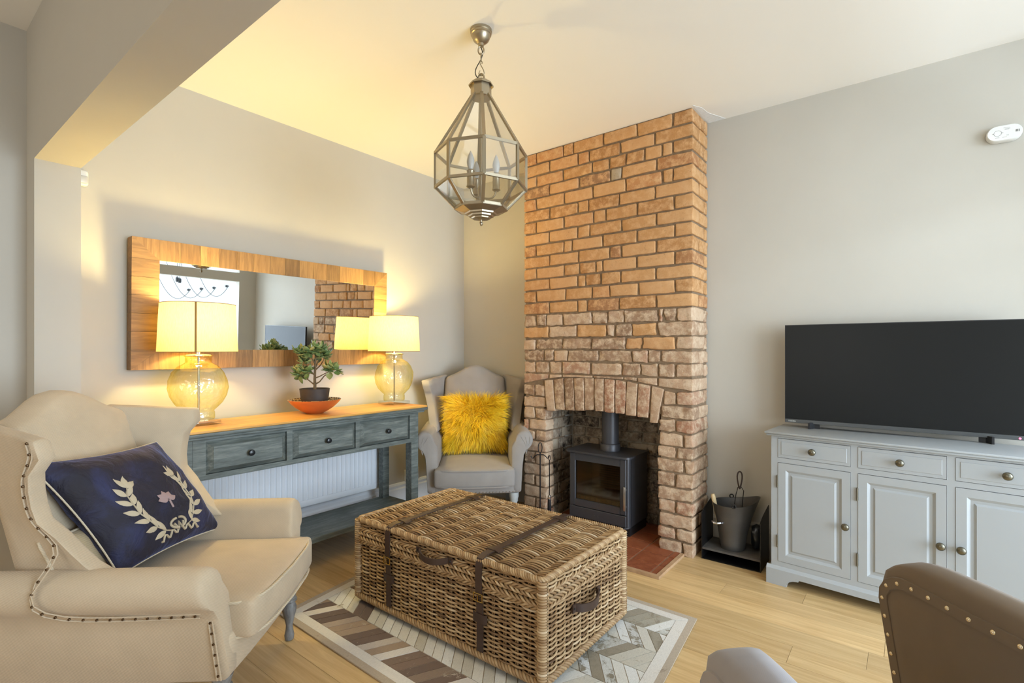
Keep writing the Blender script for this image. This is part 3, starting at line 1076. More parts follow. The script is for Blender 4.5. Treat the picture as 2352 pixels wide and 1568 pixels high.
pl = thing('jade_plant', 'small jade plant with thick trunk in a dark clay pot', 'plant', BL + Vector((0, 0, .012)))
b = B(); lathe(b, [(.060, 0), (.066, .01), (.077, .085), (.082, .125), (.083, .13), (.079, .131), (.074, .118), (.07, .112)], 36, (0, 0, 0), True, False); obj('pot', b, pot_m, pl, smooth=50)
b = B(); lathe(b, [(.001, .116), (.04, .115), (.075, .113)], 24, (0, 0, 0), True, False, lambda p, a: p + Vector((0, 0, .004 * noise.noise(p * 60)))); obj('soil', b, soil_m, pl, smooth=60)
R3 = Vector((.787, .617, 0)); N3 = Vector((.617, -.787, 0)); Z3 = Vector((0, 0, 1))


def pp3(dx, dz, dn=0.0):
    return R3 * dx + Z3 * (dz + .115) + N3 * dn


b = B(); tube(b, [pp3(0, -.01), pp3(.001, .03), pp3(.0, .07), pp3(.002, .12), pp3(.004, .18), pp3(.006, .225)], .01, 10, rfn=lambda s: .0095 - .005 * s); obj('trunk', b, bark_m, pl)
branches = [([(0, .035), (-.025, .055), (-.05, .075), (-.085, .088)], .0045, 0), ([(0, .038), (.03, .055), (.055, .085), (.085, .108)], .0045, .01),
            ([(.002, .075), (.03, .085), (.06, .10), (.105, .12)], .004, .02), ([(0, .09), (-.025, .12), (-.05, .165), (-.07, .20)], .0042, .02),
            ([(.003, .12), (.03, .15), (.05, .19)], .004, -.02), ([(-.04, .068), (-.033, .09), (-.025, .11)], .003, .01), ([(.003, .15), (-.01, .19), (-.02, .23)], .004, .03), ([(.003, .13), (.01, .17), (.02, .215)], .004, -.045)]
for pts, r_, dn in branches:
    b = B(); k = len(pts)
    tube(b, [pp3(x, z, dn * i / (k - 1)) for i, (x, z) in enumerate(pts)], r_, 7, rfn=lambda s: r_ * (1 - .5 * s)); obj('branch', b, bark_m, pl)
# three leaf shapes shared by all leaves: thick ovals
leaf_me = []
for q in range(3):
    b = B()
    L_, W_ = .034, .010 + .002 * q

    def lf(p):
        t = p.x / L_ + .5
        w = (math.sin(PI * min(1, max(0, t)) ** .75) ** .8 + .12) * 1.05
        return Vector((t * L_, p.y * w, p.z * (1 - .5 * t) + .010 * (t - .2) ** 2 - .003 * (1 - (p.y / W_) ** 2)))
    soft(b, (L_ / 2, W_, .0016), .0014, (4, 2, 1), lf)
    bmesh.ops.recalc_face_normals(b, faces=b.faces)
    me = bpy.data.meshes.new('leaf'); b.to_mesh(me); b.free()
    me.polygons.foreach_set('use_smooth', [True] * len(me.polygons)); me.materials.append(leaf_m)
    leaf_me.append(me)
rl = random.Random(5)
clusters = [(.010, .235, 0, .050, 24), (-.025, .225, .03, .036, 13), (-.072, .215, .02, .040, 16), (.055, .205, -.02, .036, 12), (-.088, .098, 0, .038, 17), (-.035, .118, .012, .030, 9),
            (.088, .128, .012, .034, 14), (.128, .128, .02, .028, 12), (.02, .20, -.05, .034, 10), (.04, .245, .01, .03, 8), (-.05, .165, .03, .022, 6)]
for (dx, dz, dn, rr, cnt) in clusters:
    c = pp3(dx, dz, dn)
    for k in range(int(cnt * 1.9)):
        d = Vector((rl.gauss(0, 1), rl.gauss(0, 1), rl.gauss(.25, .8))); d.normalize()
        base = c + d * rr * rl.uniform(.05, .60)
        o = link('leaf', leaf_me[rl.randrange(3)], None, pl)
        o.location = base
        q = d.to_track_quat('X', 'Z')
        o.rotation_euler = (q @ Vector((1, 0, 0)).rotation_difference(Vector((1, 0, 0)))).to_euler()
        s = rl.uniform(.95, 1.4)
        o.scale = (s, s, s)

# ------------------------------------------------------------------ socket, plug and cable
so = thing('power_socket', 'white double wall socket with a plug and hanging cable', 'socket', (-3.0, 2.56, .19))
b = B(); box(b, -2.999, -2.990, 2.505, 2.65, .192, .275, .003, 2); obj('faceplate', b, plastic_w, so, True)
b = B(); box(b, -2.990, -2.962, 2.523, 2.570, .198, .245, .008, 2); obj('plug', b, plastic_w, so, True)
b = B(); tube(b, bez((-2.972, 2.545, .20), (-2.965, 2.55, .14), (-2.975, 2.56, .06), (-2.965, 2.57, .005), 10), .003, 6); obj('cable', b, plastic_w, so, True)

pir = thing('motion_sensor', 'small white motion sensor high on the wall by the pier', 'sensor', (-2.985, .612, 1.93))
b = B(); soft(b, (.018, .022, .036), .012, (2, 2, 3), lambda p: p + Vector((-2.981, .612, 1.965)) + Vector((0, 0, 0)) * 0); obj('housing', b, plastic_w, pir, True)
b = B(); soft(b, (.006, .018, .018), .005, (2, 2, 2), lambda p: p + Vector((-2.961, .612, 1.955))); obj('lens', b, bulb_m, pir, True)

# ------------------------------------------------------------------ wood stove
st = thing('wood_stove', 'dark grey steel wood burning stove with a glass door and flue', 'stove', (-1.585, 3.06, .0125))
SX0, SX1, SY0, SY1 = -1.803, -1.370, 2.915, 3.205


def rounded_plan(x0, x1, y0, y1, r, n=5):
    pts = [(x0, y1), (x0, y0 + r)]
    for i in range(n + 1):
        a = PI + PI / 2 * i / n
        pts.append((x0 + r + r * math.cos(a), y0 + r + r * math.sin(a)))
    for i in range(n + 1):
        a = 1.5 * PI + PI / 2 * i / n
        pts.append((x1 - r + r * math.cos(a), y0 + r + r * math.sin(a)))
    pts.append((x1, y1))
    return pts


b = B()   # open-fronted shell: sides, back, floor, roof
box(b, SX0, SX0 + .02, SY0 + .035, SY1, .068, .50, .004); box(b, SX1 - .02, SX1, SY0 + .035, SY1, .068, .50, .004)
box(b, SX0 + .02, SX1 - .02, SY1 - .02, SY1, .068, .50); box(b, SX0 + .02, SX1 - .02, SY0 + .03, SY1 - .02, .068, .15); box(b, SX0 + .02, SX1 - .02, SY0 + .03, SY1 - .02, .485, .50)
for xx in (SX0, SX1 - .03):
    prism(b, rounded_plan(xx, xx + .03, SY0 + .005, SY0 + .045, .014, 4), lambda u, v: Vector((u, v, .068)), lambda u, v: Vector((u, v, .50)))
obj('body', b, stove_m, st, True, smooth=30)
b = B()
prism(b, rounded_plan(SX0 - .02, SX1 + .012, SY0 - .018, SY1, .03), lambda u, v: Vector((u, v + .015 * math.sin(PI * (u - SX0) / (SX1 - SX0)) * (-1 if v < 3 else 0), .50)), lambda u, v: Vector((u, v + .015 * math.sin(PI * (u - SX0) / (SX1 - SX0)) * (-1 if v < 3 else 0), .513)))
obj('top_plate', b, stove_m, st, True, smooth=30)
gx0, gx1, gz0, gz1 = -1.752, -1.428, .192, .448
b = B()
yf0, yf1 = SY0, SY0 + .028
box(b, SX0 + .012, gx0, yf0, yf1, .148, .495, .003); box(b, gx1, SX1 - .018, yf0, yf1, .148, .495, .003)
box(b, gx0, gx1, yf0, yf1, .148, gz0, .0); box(b, gx0, gx1, yf0, yf1, gz1, .495, .0)
door = obj('door', b, stove_m, st, True, smooth=0)
b = B(); box(b, gx0 - .002, gx1 + .002, yf0 + .010, yf0 + .014, gz0 - .002, gz1 + .002); b.transform(INV[st.name]); obj('door_glass', b, firepane_m, door, smooth=0)
b = B(); box(b, -1.396, -1.380, yf0 - .022, yf0 - .010, .182, .330, .003, 2)
box(b, -1.392, -1.384, yf0 - .012, yf0 + .002, .200, .210); box(b, -1.392, -1.384, yf0 - .012, yf0 + .002, .305, .315)
b.transform(INV[st.name]); obj('door_handle', b, nail_silver, door)
b = B(); box(b, SX0 + .006, SX1 - .018, yf0 + .001, yf1 + .01, .072, .142, .003); obj('ash_drawer', b, stove_m, st, True, smooth=0)
b = B()
for (x_, w_, h_) in ((-1.612, .0018, .014), (-1.605, .0018, .014), (-1.596, .0018, .008), (-1.588, .0018, .012), (-1.584, .006, .0018)):
    box(b, x_, x_ + w_, yf0 - .0006, yf0 + .002, .100, .100 + h_)
box(b, -1.612, -1.605, yf0 - .0006, yf0 + .002, .106, .108)
obj('embossed_mark', b, tvbez_m, st, True, smooth=0, label='faint embossed letters on the ash drawer')
b = B(); tube(b, [(SX0 - .005, yf0 + .01, .066), (SX0 + .02, yf0 - .010, .066), (SX1 - .03, yf0 - .010, .066), (SX1 - .004, yf0 + .012, .070)], .006, 8); obj('front_rail', b, stove_m, st, True)
b = B()
prism(b, [(-1.78, .0125), (-1.745, .0125), (-1.725, .05), (-1.425, .05), (-1.405, .0125), (-1.375, .0125), (-1.375, .068), (-1.78, .068)], lambda u, v: Vector((u, SY0 + .03, v)), lambda u, v: Vector((u, SY1 - .01, v)))
obj('plinth', b, stove_dark, st, True, smooth=0)
b = B()
box(b, SX0 + .022, SX0 + .04, SY0 + .04, SY1 - .022, .15, .485); box(b, SX1 - .04, SX1 - .022, SY0 + .04, SY1 - .022, .15, .485); box(b, SX0 + .04, SX1 - .04, SY1 - .04, SY1 - .022, .15, .485)
obj('fire_lining', b, firebrick_m, st, True, smooth=0)
b = B()
for k in range(14):
    box(b, -1.70, -1.43, SY1 - .05, SY1 - .042, .235 + k * .0155, .244 + k * .0155)
obj('baffle_grille', b, stove_dark, st, True, smooth=0)
b = B()
for k in range(9):
    box(b, -1.75 + k * .04, -1.742 + k * .04, SY0 + .045, SY0 + .052, .15, .215)
box(b, -1.757, -1.42, SY0 + .044, SY0 + .053, .205, .212)
obj('log_guard', b, stove_dark, st, True, smooth=0)
b = B(); lathe(b, [(.066, .514), (.066, .556), (.063, .560), (.057, .562)], 32, (-1.568, 3.06, 0), True, False); obj('flue_collar', b, stove_m, st, True, smooth=40)
b = B(); lathe(b, [(.0555, .54), (.0555, .86)], 32, (-1.568, 3.06, 0)); obj('flue_pipe', b, stove_m, st, True, smooth=40)

# fire tools
ft = thing('fire_tool_stand', 'slim black iron fire tool stand with looped top by the fireplace', 'fire tools', (-1.955, 2.80, .0125))
FX, FY = -1.955, 2.80
b = B(); tube(b, [(FX, FY, .013), (FX, FY, .49)], .0045, 8); obj('pole', b, iron_m, ft, True)
b = B(); tube(b, [(FX + R3.x * .013 * math.sin(a) * (1 if True else 0), FY + R3.y * .013 * math.sin(a), .522 - .034 * math.cos(a)) for a in [2 * PI * k / 20 for k in range(20)]], .0032, 6, True); obj('loop', b, iron_m, ft, True)
for s in (-1, 1):
    b = B(); tube(b, [Vector((FX, FY, .475)) + R3 * s * d_ + Vector((0, 0, z_)) for d_, z_ in ((0, 0), (.022, 0.0), (.038, -.012), (.048, -.024), (.056, -.022), (.062, -.008))], .0035, 6); obj('hook_arm', b, iron_m, ft, True)
b = B(); lathe(b, [(.07, .0127), (.07, .018), (.02, .022), (.006, .03)], 28, (FX, FY, 0)); obj('base', b, iron_m, ft, True)
br = thing('hearth_brush', 'thin handled black hearth brush hanging on the fire tool stand', 'brush', (-1.906, 2.838, .07))
bx_, by_ = -1.906, 2.838
b = B(); tube(b, [(bx_, by_, .20), (bx_ + .001, by_, .33), (bx_, by_, .44)], .0032, 6); obj('rod', b, iron_m, br, True)
b = B(); tube(b, [Vector((bx_, by_, .455)) + R3 * .008 * math.sin(2 * PI * k / 14) + Vector((0, 0, -.016 * math.cos(2 * PI * k / 14))) for k in range(14)], .0025, 6, True); obj('loop', b, iron_m, br, True)
b = B(); lathe(b, [(.004, .205), (.010, .20), (.011, .185), (.0095, .18), (.011, .175)], 14, (bx_, by_, 0)); obj('ferrule', b, chrome_m, br, True)
b = B(); lathe(b, [(.012, .07), (.014, .075), (.012, .16), (.011, .178)], 14, (bx_, by_, 0)); obj('bristles', b, knob_dark, br, True)

# ------------------------------------------------------------------ coal hod in its box
hb = thing('hod_box', 'open black metal box holding the coal hod beside the brick', 'metal box', (-.775, 3.02, 0))
for xx in (-.928, -.624):
    b = B()
    prism(b, [(2.922, 0), (3.125, 0), (3.125, .31), (2.99, .285), (2.922, .262)], lambda u, v, xx=xx: Vector((xx, u, v)), lambda u, v, xx=xx: Vector((xx + .004, u, v)))
    obj('side_plate', b, iron_m, hb, True, smooth=0)
b = B(); box(b, -.924, -.624, 2.924, 3.125, .055, .066); obj('shelf', b, ash_m, hb, True, smooth=0)
b = B(); box(b, -.924, -.624, 2.924, 3.125, 0.0, .004); obj('bottom_plate', b, iron_m, hb, True, smooth=0)
b = B(); box(b, -.924, -.624, 3.121, 3.125, .004, .055); obj('back_plate', b, iron_m, hb, True, smooth=0)

hod = thing('coal_hod', 'dark grey metal coal hod with a scooped lip and white handle', 'bucket', (-.785, 3.015, .066))
axis = Vector((.80, .25, 0)).normalized()


def hodfn(p, a):
    s = math.cos(a) * axis.x + math.sin(a) * axis.y
    t = max(0, (p.z - .05) / .25)
    return Vector((p.x + axis.x * max(0, s) * .05 * t ** 2, p.y + axis.y * max(0, s) * .05 * t ** 2, p.z + (.060 * t ** 2 * s * s if s > 0 else -.004 * t)))


b = B(); lathe(b, [(.062, 0), (.064, .003), (.068, .03), (.0685, .034), (.0685, .038), (.078, .12), (.093, .19), (.0937, .194), (.0957, .2), (.106, .255), (.1075, .257), (.1045, .256), (.091, .19), (.070, .06), (.062, .01)], 48, (0, 0, 0), True, True, hodfn)
obj('bucket', b, bucket_m, hod, smooth=45)
b = B(); tube(b, [Vector((-.062, -.075, .155)) + R3 * x_ + N3 * y_ for x_, y_ in ((-.03, 0), (-.028, .022), (-.012, .032), (.012, .030), (.032, .018), (.04, 0))], .005, 8, rfn=lambda s: .0065)
obj('handle', b, chrome_m, hod, label='pale metal handle')
for s in (-1, 1):
    b = B(); c_ = Vector((-axis.y, axis.x, 0)) * .107 * s + Vector((0, 0, .262))
    tube(b, [c_ + axis * .010 * math.cos(2 * PI * k / 16) + Vector((0, 0, .010 * math.sin(2 * PI * k / 16))) for k in range(16)], .0035, 6, True); obj('ear', b, iron_m, hod)
sh = thing('fire_shovel', 'black fire shovel with leather hanging loop standing in the coal hod', 'shovel', (-.785, 3.03, .08))
q0 = Vector((-.755, 3.045, 0))
b = B()
tube(b, [Vector((-.80, 3.01, .10)), q0 + Vector((-.018, -.01, .36)), q0 + Vector((-.008, -.004, .405)), q0 + Vector((.006, .004, .408)), q0 + Vector((.018, .012, .385)), Vector((-.755, 3.03, .12))], .0022, 6); obj('wire_shaft', b, iron_m, sh, True)
b = B(); tube(b, [q0 + R3 * .015 * math.sin(a) * (1 - .55 * math.cos(a)) / 1.2 + Vector((0, 0, .445 - .048 * math.cos(a))) for a in [2 * PI * k / 22 for k in range(22)]], .0042, 8, True); obj('leather_loop', b, leather_m, sh, True)
b = B(); soft(b, (.028, .006, .03), .005, (2, 1, 2), lambda p: p + Vector((-.79, 3.01, .105))); obj('scoop', b, iron_m, sh, True)
ht = thing('wooden_handle_tool', 'pale wooden tool handle poking out of the coal hod', 'tool', (-.83, 3.0, .08))
b = B(); tube(b, [(-.832, 2.985, .12), (-.868, 2.985, .28), (-.882, 2.985, .345), (-.885, 2.985, .358)], .012, 12, rfn=lambda s: .0105 + .003 * s if s < .98 else .010); obj('handle', b, pale_wood, ht, True)
b = B(); box(b, -.845, -.815, 2.975, 2.997, .078, .125, .004); obj('head', b, iron_m, ht, True)
bag = thing('black_bundle', 'crumpled black bundle tucked behind the coal hod', 'bundle', (-.662, 3.06, .066))
b = B(); soft(b, (.026, .045, .065), .03, (3, 4, 5), lambda p: p * 1.0 + Vector((-.670, 3.068, .140)) + noise.noise_vector(p * 45) * .008 - Vector((0, 0, .0))); obj('bag_cloth', b, knob_dark, bag, True)

# ------------------------------------------------------------------ sideboard
sb = thing('sideboard', 'pale grey painted sideboard with three drawers over three panelled doors', 'sideboard', (-.575, 2.83, 0), math.radians(-5))
DEP, WID = .322, 1.085
b = B(); box(b, -.006, WID + .006, -.012, DEP, .757, .768, .004, 2); box(b, 0, WID, -.004, DEP, .746, .757, .004, 2)
obj('top', b, side_m, sb)
b = B()
box(b, .020, .040, .030, DEP - .005, .085, .746); box(b, WID - .040, WID - .020, .030, DEP - .005, .085, .746)
box(b, .040, WID - .040, DEP - .015, DEP - .005, .085, .746); box(b, .040, WID - .040, .032, DEP - .015, .09, .10); box(b, .040, WID - .040, .032, DEP - .015, .62, .63)
obj('carcass', b, side_m, sb, smooth=0)
b = B()
for (a, c) in ((.020, .0515), (.3605, .3885), (.6985, .7255), (1.0335, WID - .020)):
    box(b, a, c, .014, .034, .085, .746)
for (a, c) in ((.0515, .3605), (.3885, .6985), (.7255, 1.0335)):
    box(b, a, c, .014, .034, .736, .746); box(b, a, c, .014, .034, .614, .638); box(b, a, c, .014, .034, .085, .116)
obj('face_frame', b, side_m, sb, smooth=0)
b = B()
pl_ = [(0, 0), (.092, 0), (.094, .010), (.104, .028), (.122, .038), (.146, .041), (.148, .050), (WID - .148, .050), (WID - .146, .041), (WID - .122, .038), (WID - .104, .028), (WID - .094, .010), (WID - .092, 0), (WID, 0), (WID, .078), (0, .078)]
prism(b, pl_, lambda u, v: Vector((u, 0, v)), lambda u, v: Vector((u, .02, v)))
box(b, 0, .02, .02, DEP, 0, .078); box(b, WID - .02, WID, .02, DEP, 0, .078)
prism(b, [(0, .078), (.014, .092), (.02, .092), (.02, .078)], lambda u, v: Vector((0.0, u, v)), lambda u, v: Vector((WID, u, v)))
obj('plinth', b, side_m, sb, smooth=0)


def pyramid(b, x0, x1, z0, z1, ys, ins):
    """stepped panel: rings at given (inset, y), outermost first"""
    prev = None
    for i_, y_ in zip(ins, ys):
        ring = [b.verts.new((x0 + i_, y_, z0 + i_)), b.verts.new((x1 - i_, y_, z0 + i_)), b.verts.new((x1 - i_, y_, z1 - i_)), b.verts.new((x0 + i_, y_, z1 - i_))]
        if prev:
            for k in range(4):
                b.faces.new((prev[k], prev[(k + 1) % 4], ring[(k + 1) % 4], ring[k]))
        prev = ring
    b.faces.new(prev)


def knob(parent, x, y, z, s=1.0):
    kb = B()
    lathe(kb, [(.007, 0), (.006, .008), (.012, .013), (.0165, .018), (.016, .023), (.010, .028), (.002, .0295)], 20)
    kb.transform(Matrix.Translation((x, y, z)) @ Matrix.Rotation(PI / 2, 4, 'X') @ Matrix.Scale(s, 4))
    obj('knob', kb, knob_m, parent, smooth=60)


for k, (a, c) in enumerate(((.0525, .3595), (.3895, .6975), (.7265, 1.0325))):
    b = B(); pyramid(b, a, c, .640, .734, [.034, .012, .012, .010, .010], [0, 0, .014, .0155, .03])
    d = obj('drawer', b, side_m, sb, smooth=0)
    knob(d, (a + c) / 2, .010, .687)
    b = B(); pyramid(b, a, c, .118, .612, [.034, .012, .012, .020, .020, .014, .014], [0, 0, .034, .045, .056, .064, .08])
    d = obj('door', b, side_m, sb, smooth=0)
    knob(d, c - .018 if k < 2 else a + .018, .012, .360)
    hx = a - .003 if k < 2 else c + .003
    for hz in (.190, .490):
        b = B(); tube(b, [(hx, .010, hz), (hx, .010, hz + .055)], .0042, 8); tube(b, [(hx, .010, hz - .004), (hx, .010, hz + .059)], .0025, 6); obj('hinge', b, hinge_m, d)

# ------------------------------------------------------------------ television
tv = thing('television', 'flat black television standing on the grey sideboard', 'television', (-.06, 3.07, .768))
TX0, TX1, TZ0, TZ1, TY = -.528, .402, .792, 1.312, 3.052
b = B(); box(b, TX0, TX1, TY + .004, TY + .022, TZ0, TZ1, .003, 2); box(b, TX0 + .12, TX1 - .12, TY + .022, TY + .065, TZ0 + .02, TZ0 + .30, .015, 2); obj('casing', b, tvbody_m, tv, True)
b = B(); box(b, TX0 + .004, TX1 - .004, TY + .001, TY + .006, TZ0 + .020, TZ1 - .004); obj('screen', b, tvblack_m, tv, True, smooth=0)
b = B(); box(b, TX0, TX1, TY, TY + .006, TZ0, TZ0 + .019, .001); obj('bottom_bezel', b, tvbez_m, tv, True, smooth=0)
b = B(); box(b, TX0, TX1, TY, TY + .006, TZ1 - .004, TZ1); box(b, TX0, TX0 + .004, TY, TY + .006, TZ0 + .019, TZ1 - .004); box(b, TX1 - .004, TX1, TY, TY + .006, TZ0 + .019, TZ1 - .004); obj('thin_bezel', b, tvbody_m, tv, True, smooth=0)
b = text_bm('TOSHIBA', .0088, Matrix.Translation((TX0 + .016, TY - .0005, TZ0 + .006)) @ Matrix.Rotation(PI / 2, 4, 'X'))
obj('lettering', b, plain('silver_print', lin(214, 214, 206), .4), tv, True, smooth=0)
m = plain('red_led', lin(240, 120, 150), .3); m.node_tree.nodes['Principled BSDF'].inputs['Emission Color'].default_value = (1, .25, .4, 1); m.node_tree.nodes['Principled BSDF'].inputs['Emission Strength'].default_value = 1.0
b = B(); lathe(b, [(.0045, 0), (.0045, .0015), (.003, .002)], 14); b.transform(Matrix.Translation((.372, TY, .800)) @ Matrix.Rotation(PI / 2, 4, 'X')); obj('standby_light', b, m, tv, True)
for xx in (-.395, .268):
    s = 1 if xx < 0 else -1
    b = B()
    prism(b, [(-.022 * s, -.045), (-.014 * s, -.045), (.003 * s, -.012), (.026 * s, -.010), (.026 * s, -.002), (-.004 * s, -.002)], lambda u, v: Vector((xx + u, TY + .02 + v, .768)), lambda u, v: Vector((xx + u, TY + .02 + v, .800)))
    obj('stand_foot', b, tvbody_m, tv, True, smooth=0)

# ------------------------------------------------------------------ alarm on the wall
al = thing('battery_alarm', 'white oblong battery alarm high on the grey wall', 'alarm', (.332, 3.16, 2.11))
m = Matrix.Translation((.332, 3.158, 2.146)) @ Matrix.Rotation(math.radians(2), 4, 'Y')


def capsule(hw, hh, n=12):
    pts = []
    for s in (1, -1):
        for k in range(n + 1):
            a = (-PI / 2 + PI * k / n) if s > 0 else (PI / 2 + PI * k / n)
            pts.append((s * (hw - hh) + hh * math.cos(a), hh * math.sin(a)))
    return pts


b = B()
prev = None
for (sc_, yy) in ((1, 0), (1, -.018), (.97, -.026), (.88, -.031)):
    ring = [b.verts.new((u * (1 - (1 - sc_) * .6), yy, v * sc_)) for u, v in capsule(.060, .036)]
    if prev:
        for k in range(len(ring)):
            b.faces.new((prev[k], prev[(k + 1) % len(ring)], ring[(k + 1) % len(ring)], ring[k]))
    prev = ring
b.faces.new(prev); b.transform(m); obj('housing', b, plastic_w, al, True, smooth=50)
b = B(); tube(b, [(-.022 + .0125 * math.cos(2 * PI * k / 24), -.0312, .0125 * math.sin(2 * PI * k / 24)) for k in range(24)], .0007, 5, True); box(b, -.040, -.035, -.0318, -.0308, -.001, .001); box(b, -.009, -.004, -.0318, -.0308, -.001, .001); b.transform(m); obj('test_button', b, print_g, al, True)
for k in range(3):
    b = B(); box(b, .036 + k * .0045, .0383 + k * .0045, -.0316, -.030, -.004, .006); b.transform(m); obj('sounder_slot', b, slot_m, al, True, smooth=0)
b = text_bm('CE', .007, m @ Matrix.Translation((.006, -.0312, -.015)) @ Matrix.Rotation(PI / 2, 4, 'X'), .0002)
obj('print_marks', b, print_g, al, True, smooth=0)
b = B()
for (x0_, x1_, z_) in ((-.004, .016, .020), (.0, .018, .015), (.0, .014, .012), (-.03, -.016, -.020), (-.006, .008, -.021)):
    box(b, x0_, x1_, -.0314, -.0308, z_, z_ + .0012)
b.transform(m); obj('print_lines', b, print_g, al, True, smooth=0)

# ------------------------------------------------------------------ lantern pendant
LX, LY = -1.452, 1.636
lan = thing('pendant_lantern', 'octagonal glass and pewter lantern hanging from the ceiling by a chain', 'pendant light', (LX, LY, 1.73))
F3 = Vector((-.617, .787, 0))
LC = Vector((LX, LY, 0))


def lp(k, r, z):
    a = math.radians(7 + 45 * k)
    return LC + (-F3 * math.cos(a) + R3 * math.sin(a)) * r + Vector((0, 0, z))


LV = [(.043, 2.268), (.197, 2.018), (.197, 1.872), (.112, 1.786)]


def bar(b, p, q, w, d, axis_pt):
    """rectangular bar from p to q, w along the surface, d outward"""
    p, q = Vector(p), Vector(q)
    t = (q - p).normalized()
    mid = (p + q) / 2
    o_ = (mid - axis_pt); o_ = (o_ - t * o_.dot(t)).normalized()
    s_ = t.cross(o_)
    vs8 = []
    for e_ in (p, q):
        for (i_, j_) in ((-1, -1), (1, -1), (1, 1), (-1, 1)):
            vs8.append(b.verts.new(e_ + s_ * i_ * w / 2 + o_ * j_ * d / 2))
    for f in ((3, 2, 1, 0), (4, 5, 6, 7), (0, 1, 5, 4), (1, 2, 6, 5), (2, 3, 7, 6), (3, 0, 4, 7)):
        b.faces.new([vs8[i_] for i_ in f])


axp = LC + Vector((0, 0, 1.95))
for k in range(8):
    b = B()
    for i in range(3):
        bar(b, lp(k, *LV[i]), lp(k, *LV[i + 1]), .0135, .008, axp)
    obj('frame_rib', b, pewter_m, lan, True, smooth=0)
for i in range(1, 4):
    b = B()
    for k in range(8):
        bar(b, lp(k, *LV[i]), lp(k + 1, *LV[i]), .011, .009, LC + Vector((0, 0, LV[i][1])))
    obj('frame_ring', b, pewter_m, lan, True, smooth=0)
for i in range(3):
    for k in range(8):
        q4 = [lp(k, *LV[i]), lp(k + 1, *LV[i]), lp(k + 1, *LV[i + 1]), lp(k, *LV[i + 1])]
        c_ = sum(q4, Vector()) / 4
        nn = (q4[1] - q4[0]).cross(q4[3] - q4[0]).normalized() * .0008
        b = B()
        va = [b.verts.new(c_ + (v - c_) * .985 + nn) for v in q4]; vb = [b.verts.new(c_ + (v - c_) * .985 - nn) for v in q4]
        b.faces.new(va); b.faces.new(vb[::-1])
        for j in range(4):
            b.faces.new((va[j], va[(j + 1) % 4], vb[(j + 1) % 4], vb[j]))
        obj('pane', b, pane_m, lan, True, smooth=0)


def octa(b, prof, cap0=True, cap1=True):
    rings = [[b.verts.new(lp(k, r, z)) for k in range(8)] for r, z in prof]
    for A, C_ in zip(rings, rings[1:]):
        for k in range(8):
            b.faces.new((A[k], A[(k + 1) % 8], C_[(k + 1) % 8], C_[k]))
    if cap0:
        b.faces.new(rings[0][::-1])
    if cap1:
        b.faces.new(rings[-1])


b = B(); octa(b, [(.045, 2.262), (.044, 2.318), (.054, 2.312), (.054, 2.318), (.03, 2.336), (.010, 2.34)]); obj('cap', b, pewter_m, lan, True, smooth=0)
b = B(); octa(b, [(.114, 1.790), (.112, 1.780), (.070, 1.766), (.068, 1.760), (.056, 1.757), (.054, 1.751), (.042, 1.748), (.040, 1.743), (.010, 1.738)]); obj('stepped_base', b, pewter_m, lan, True, smooth=0)
b = B(); lathe(b, [(.002, 1.712), (.007, 1.717), (.009, 1.724), (.005, 1.729), (.005, 1.742)], 14, LC); obj('finial', b, pewter_m, lan, True)
b = B(); lathe(b, [(.009, 2.484), (.012, 2.486), (.013, 2.496), (.022, 2.500), (.033, 2.510), (.040, 2.525), (.041, 2.531), (.0445, 2.534), (.0445, 2.541), (.047, 2.544), (.047, 2.5545)], 36, LC); obj('ceiling_rose', b, pewter_m, lan, True, smooth=30)


def link_ring(zc, rz, rx, ang, th, part=1.0):
    b = B()
    n_ = 24
    d_ = Vector((math.cos(ang), math.sin(ang), 0))
    pts = [LC + d_ * rx * math.sin(2 * PI * k / n_ * part) + Vector((0, 0, zc + rz * math.cos(2 * PI * k / n_ * part))) for k in range(n_ if part == 1 else n_ + 1)]
    tube(b, pts, th, 7, part == 1.0)
    return b


obj('chain_link', link_ring(2.468, .018, .012, .66, .0035), pewter_m, lan, True)
obj('chain_link', link_ring(2.438, .017, .009, 2.2, .0028), pewter_m, lan, True)
b = B(); tube(b, [LC + R3 * x_ + Vector((0, 0, z_)) for x_, z_ in ((.004, 2.410), (.005, 2.418), (0, 2.424), (-.005, 2.418), (-.003, 2.408), (.010, 2.384), (.014, 2.370), (.009, 2.360), (-.002, 2.358), (-.010, 2.368), (-.004, 2.382))], .0022, 6); obj('s_hook', b, pewter_m, lan, True)
obj('top_ring', link_ring(2.347, .019, .014, .3, .004), pewter_m, lan, True)
b = B(); tube(b, bez(LC + Vector((0, 0, 2.480)), LC + R3 * .03 + Vector((0, 0, 2.42)), LC - R3 * .065 + Vector((0, 0, 2.39)), LC - R3 * .004 + Vector((0, 0, 2.338)), 16), .0021, 6); obj('flex', b, flex_m, lan, True)
b = B(); tube(b, [LC + Vector((0, 0, 1.83)), LC + Vector((0, 0, 2.27))], .0055, 10); obj('centre_stem', b, pewter_m, lan, True)
b = B(); lathe(b, [(.004, 1.815), (.012, 1.82), (.016, 1.83), (.014, 1.85), (.016, 1.87), (.010, 1.885)], 18, LC); obj('hub', b, pewter_m, lan, True)
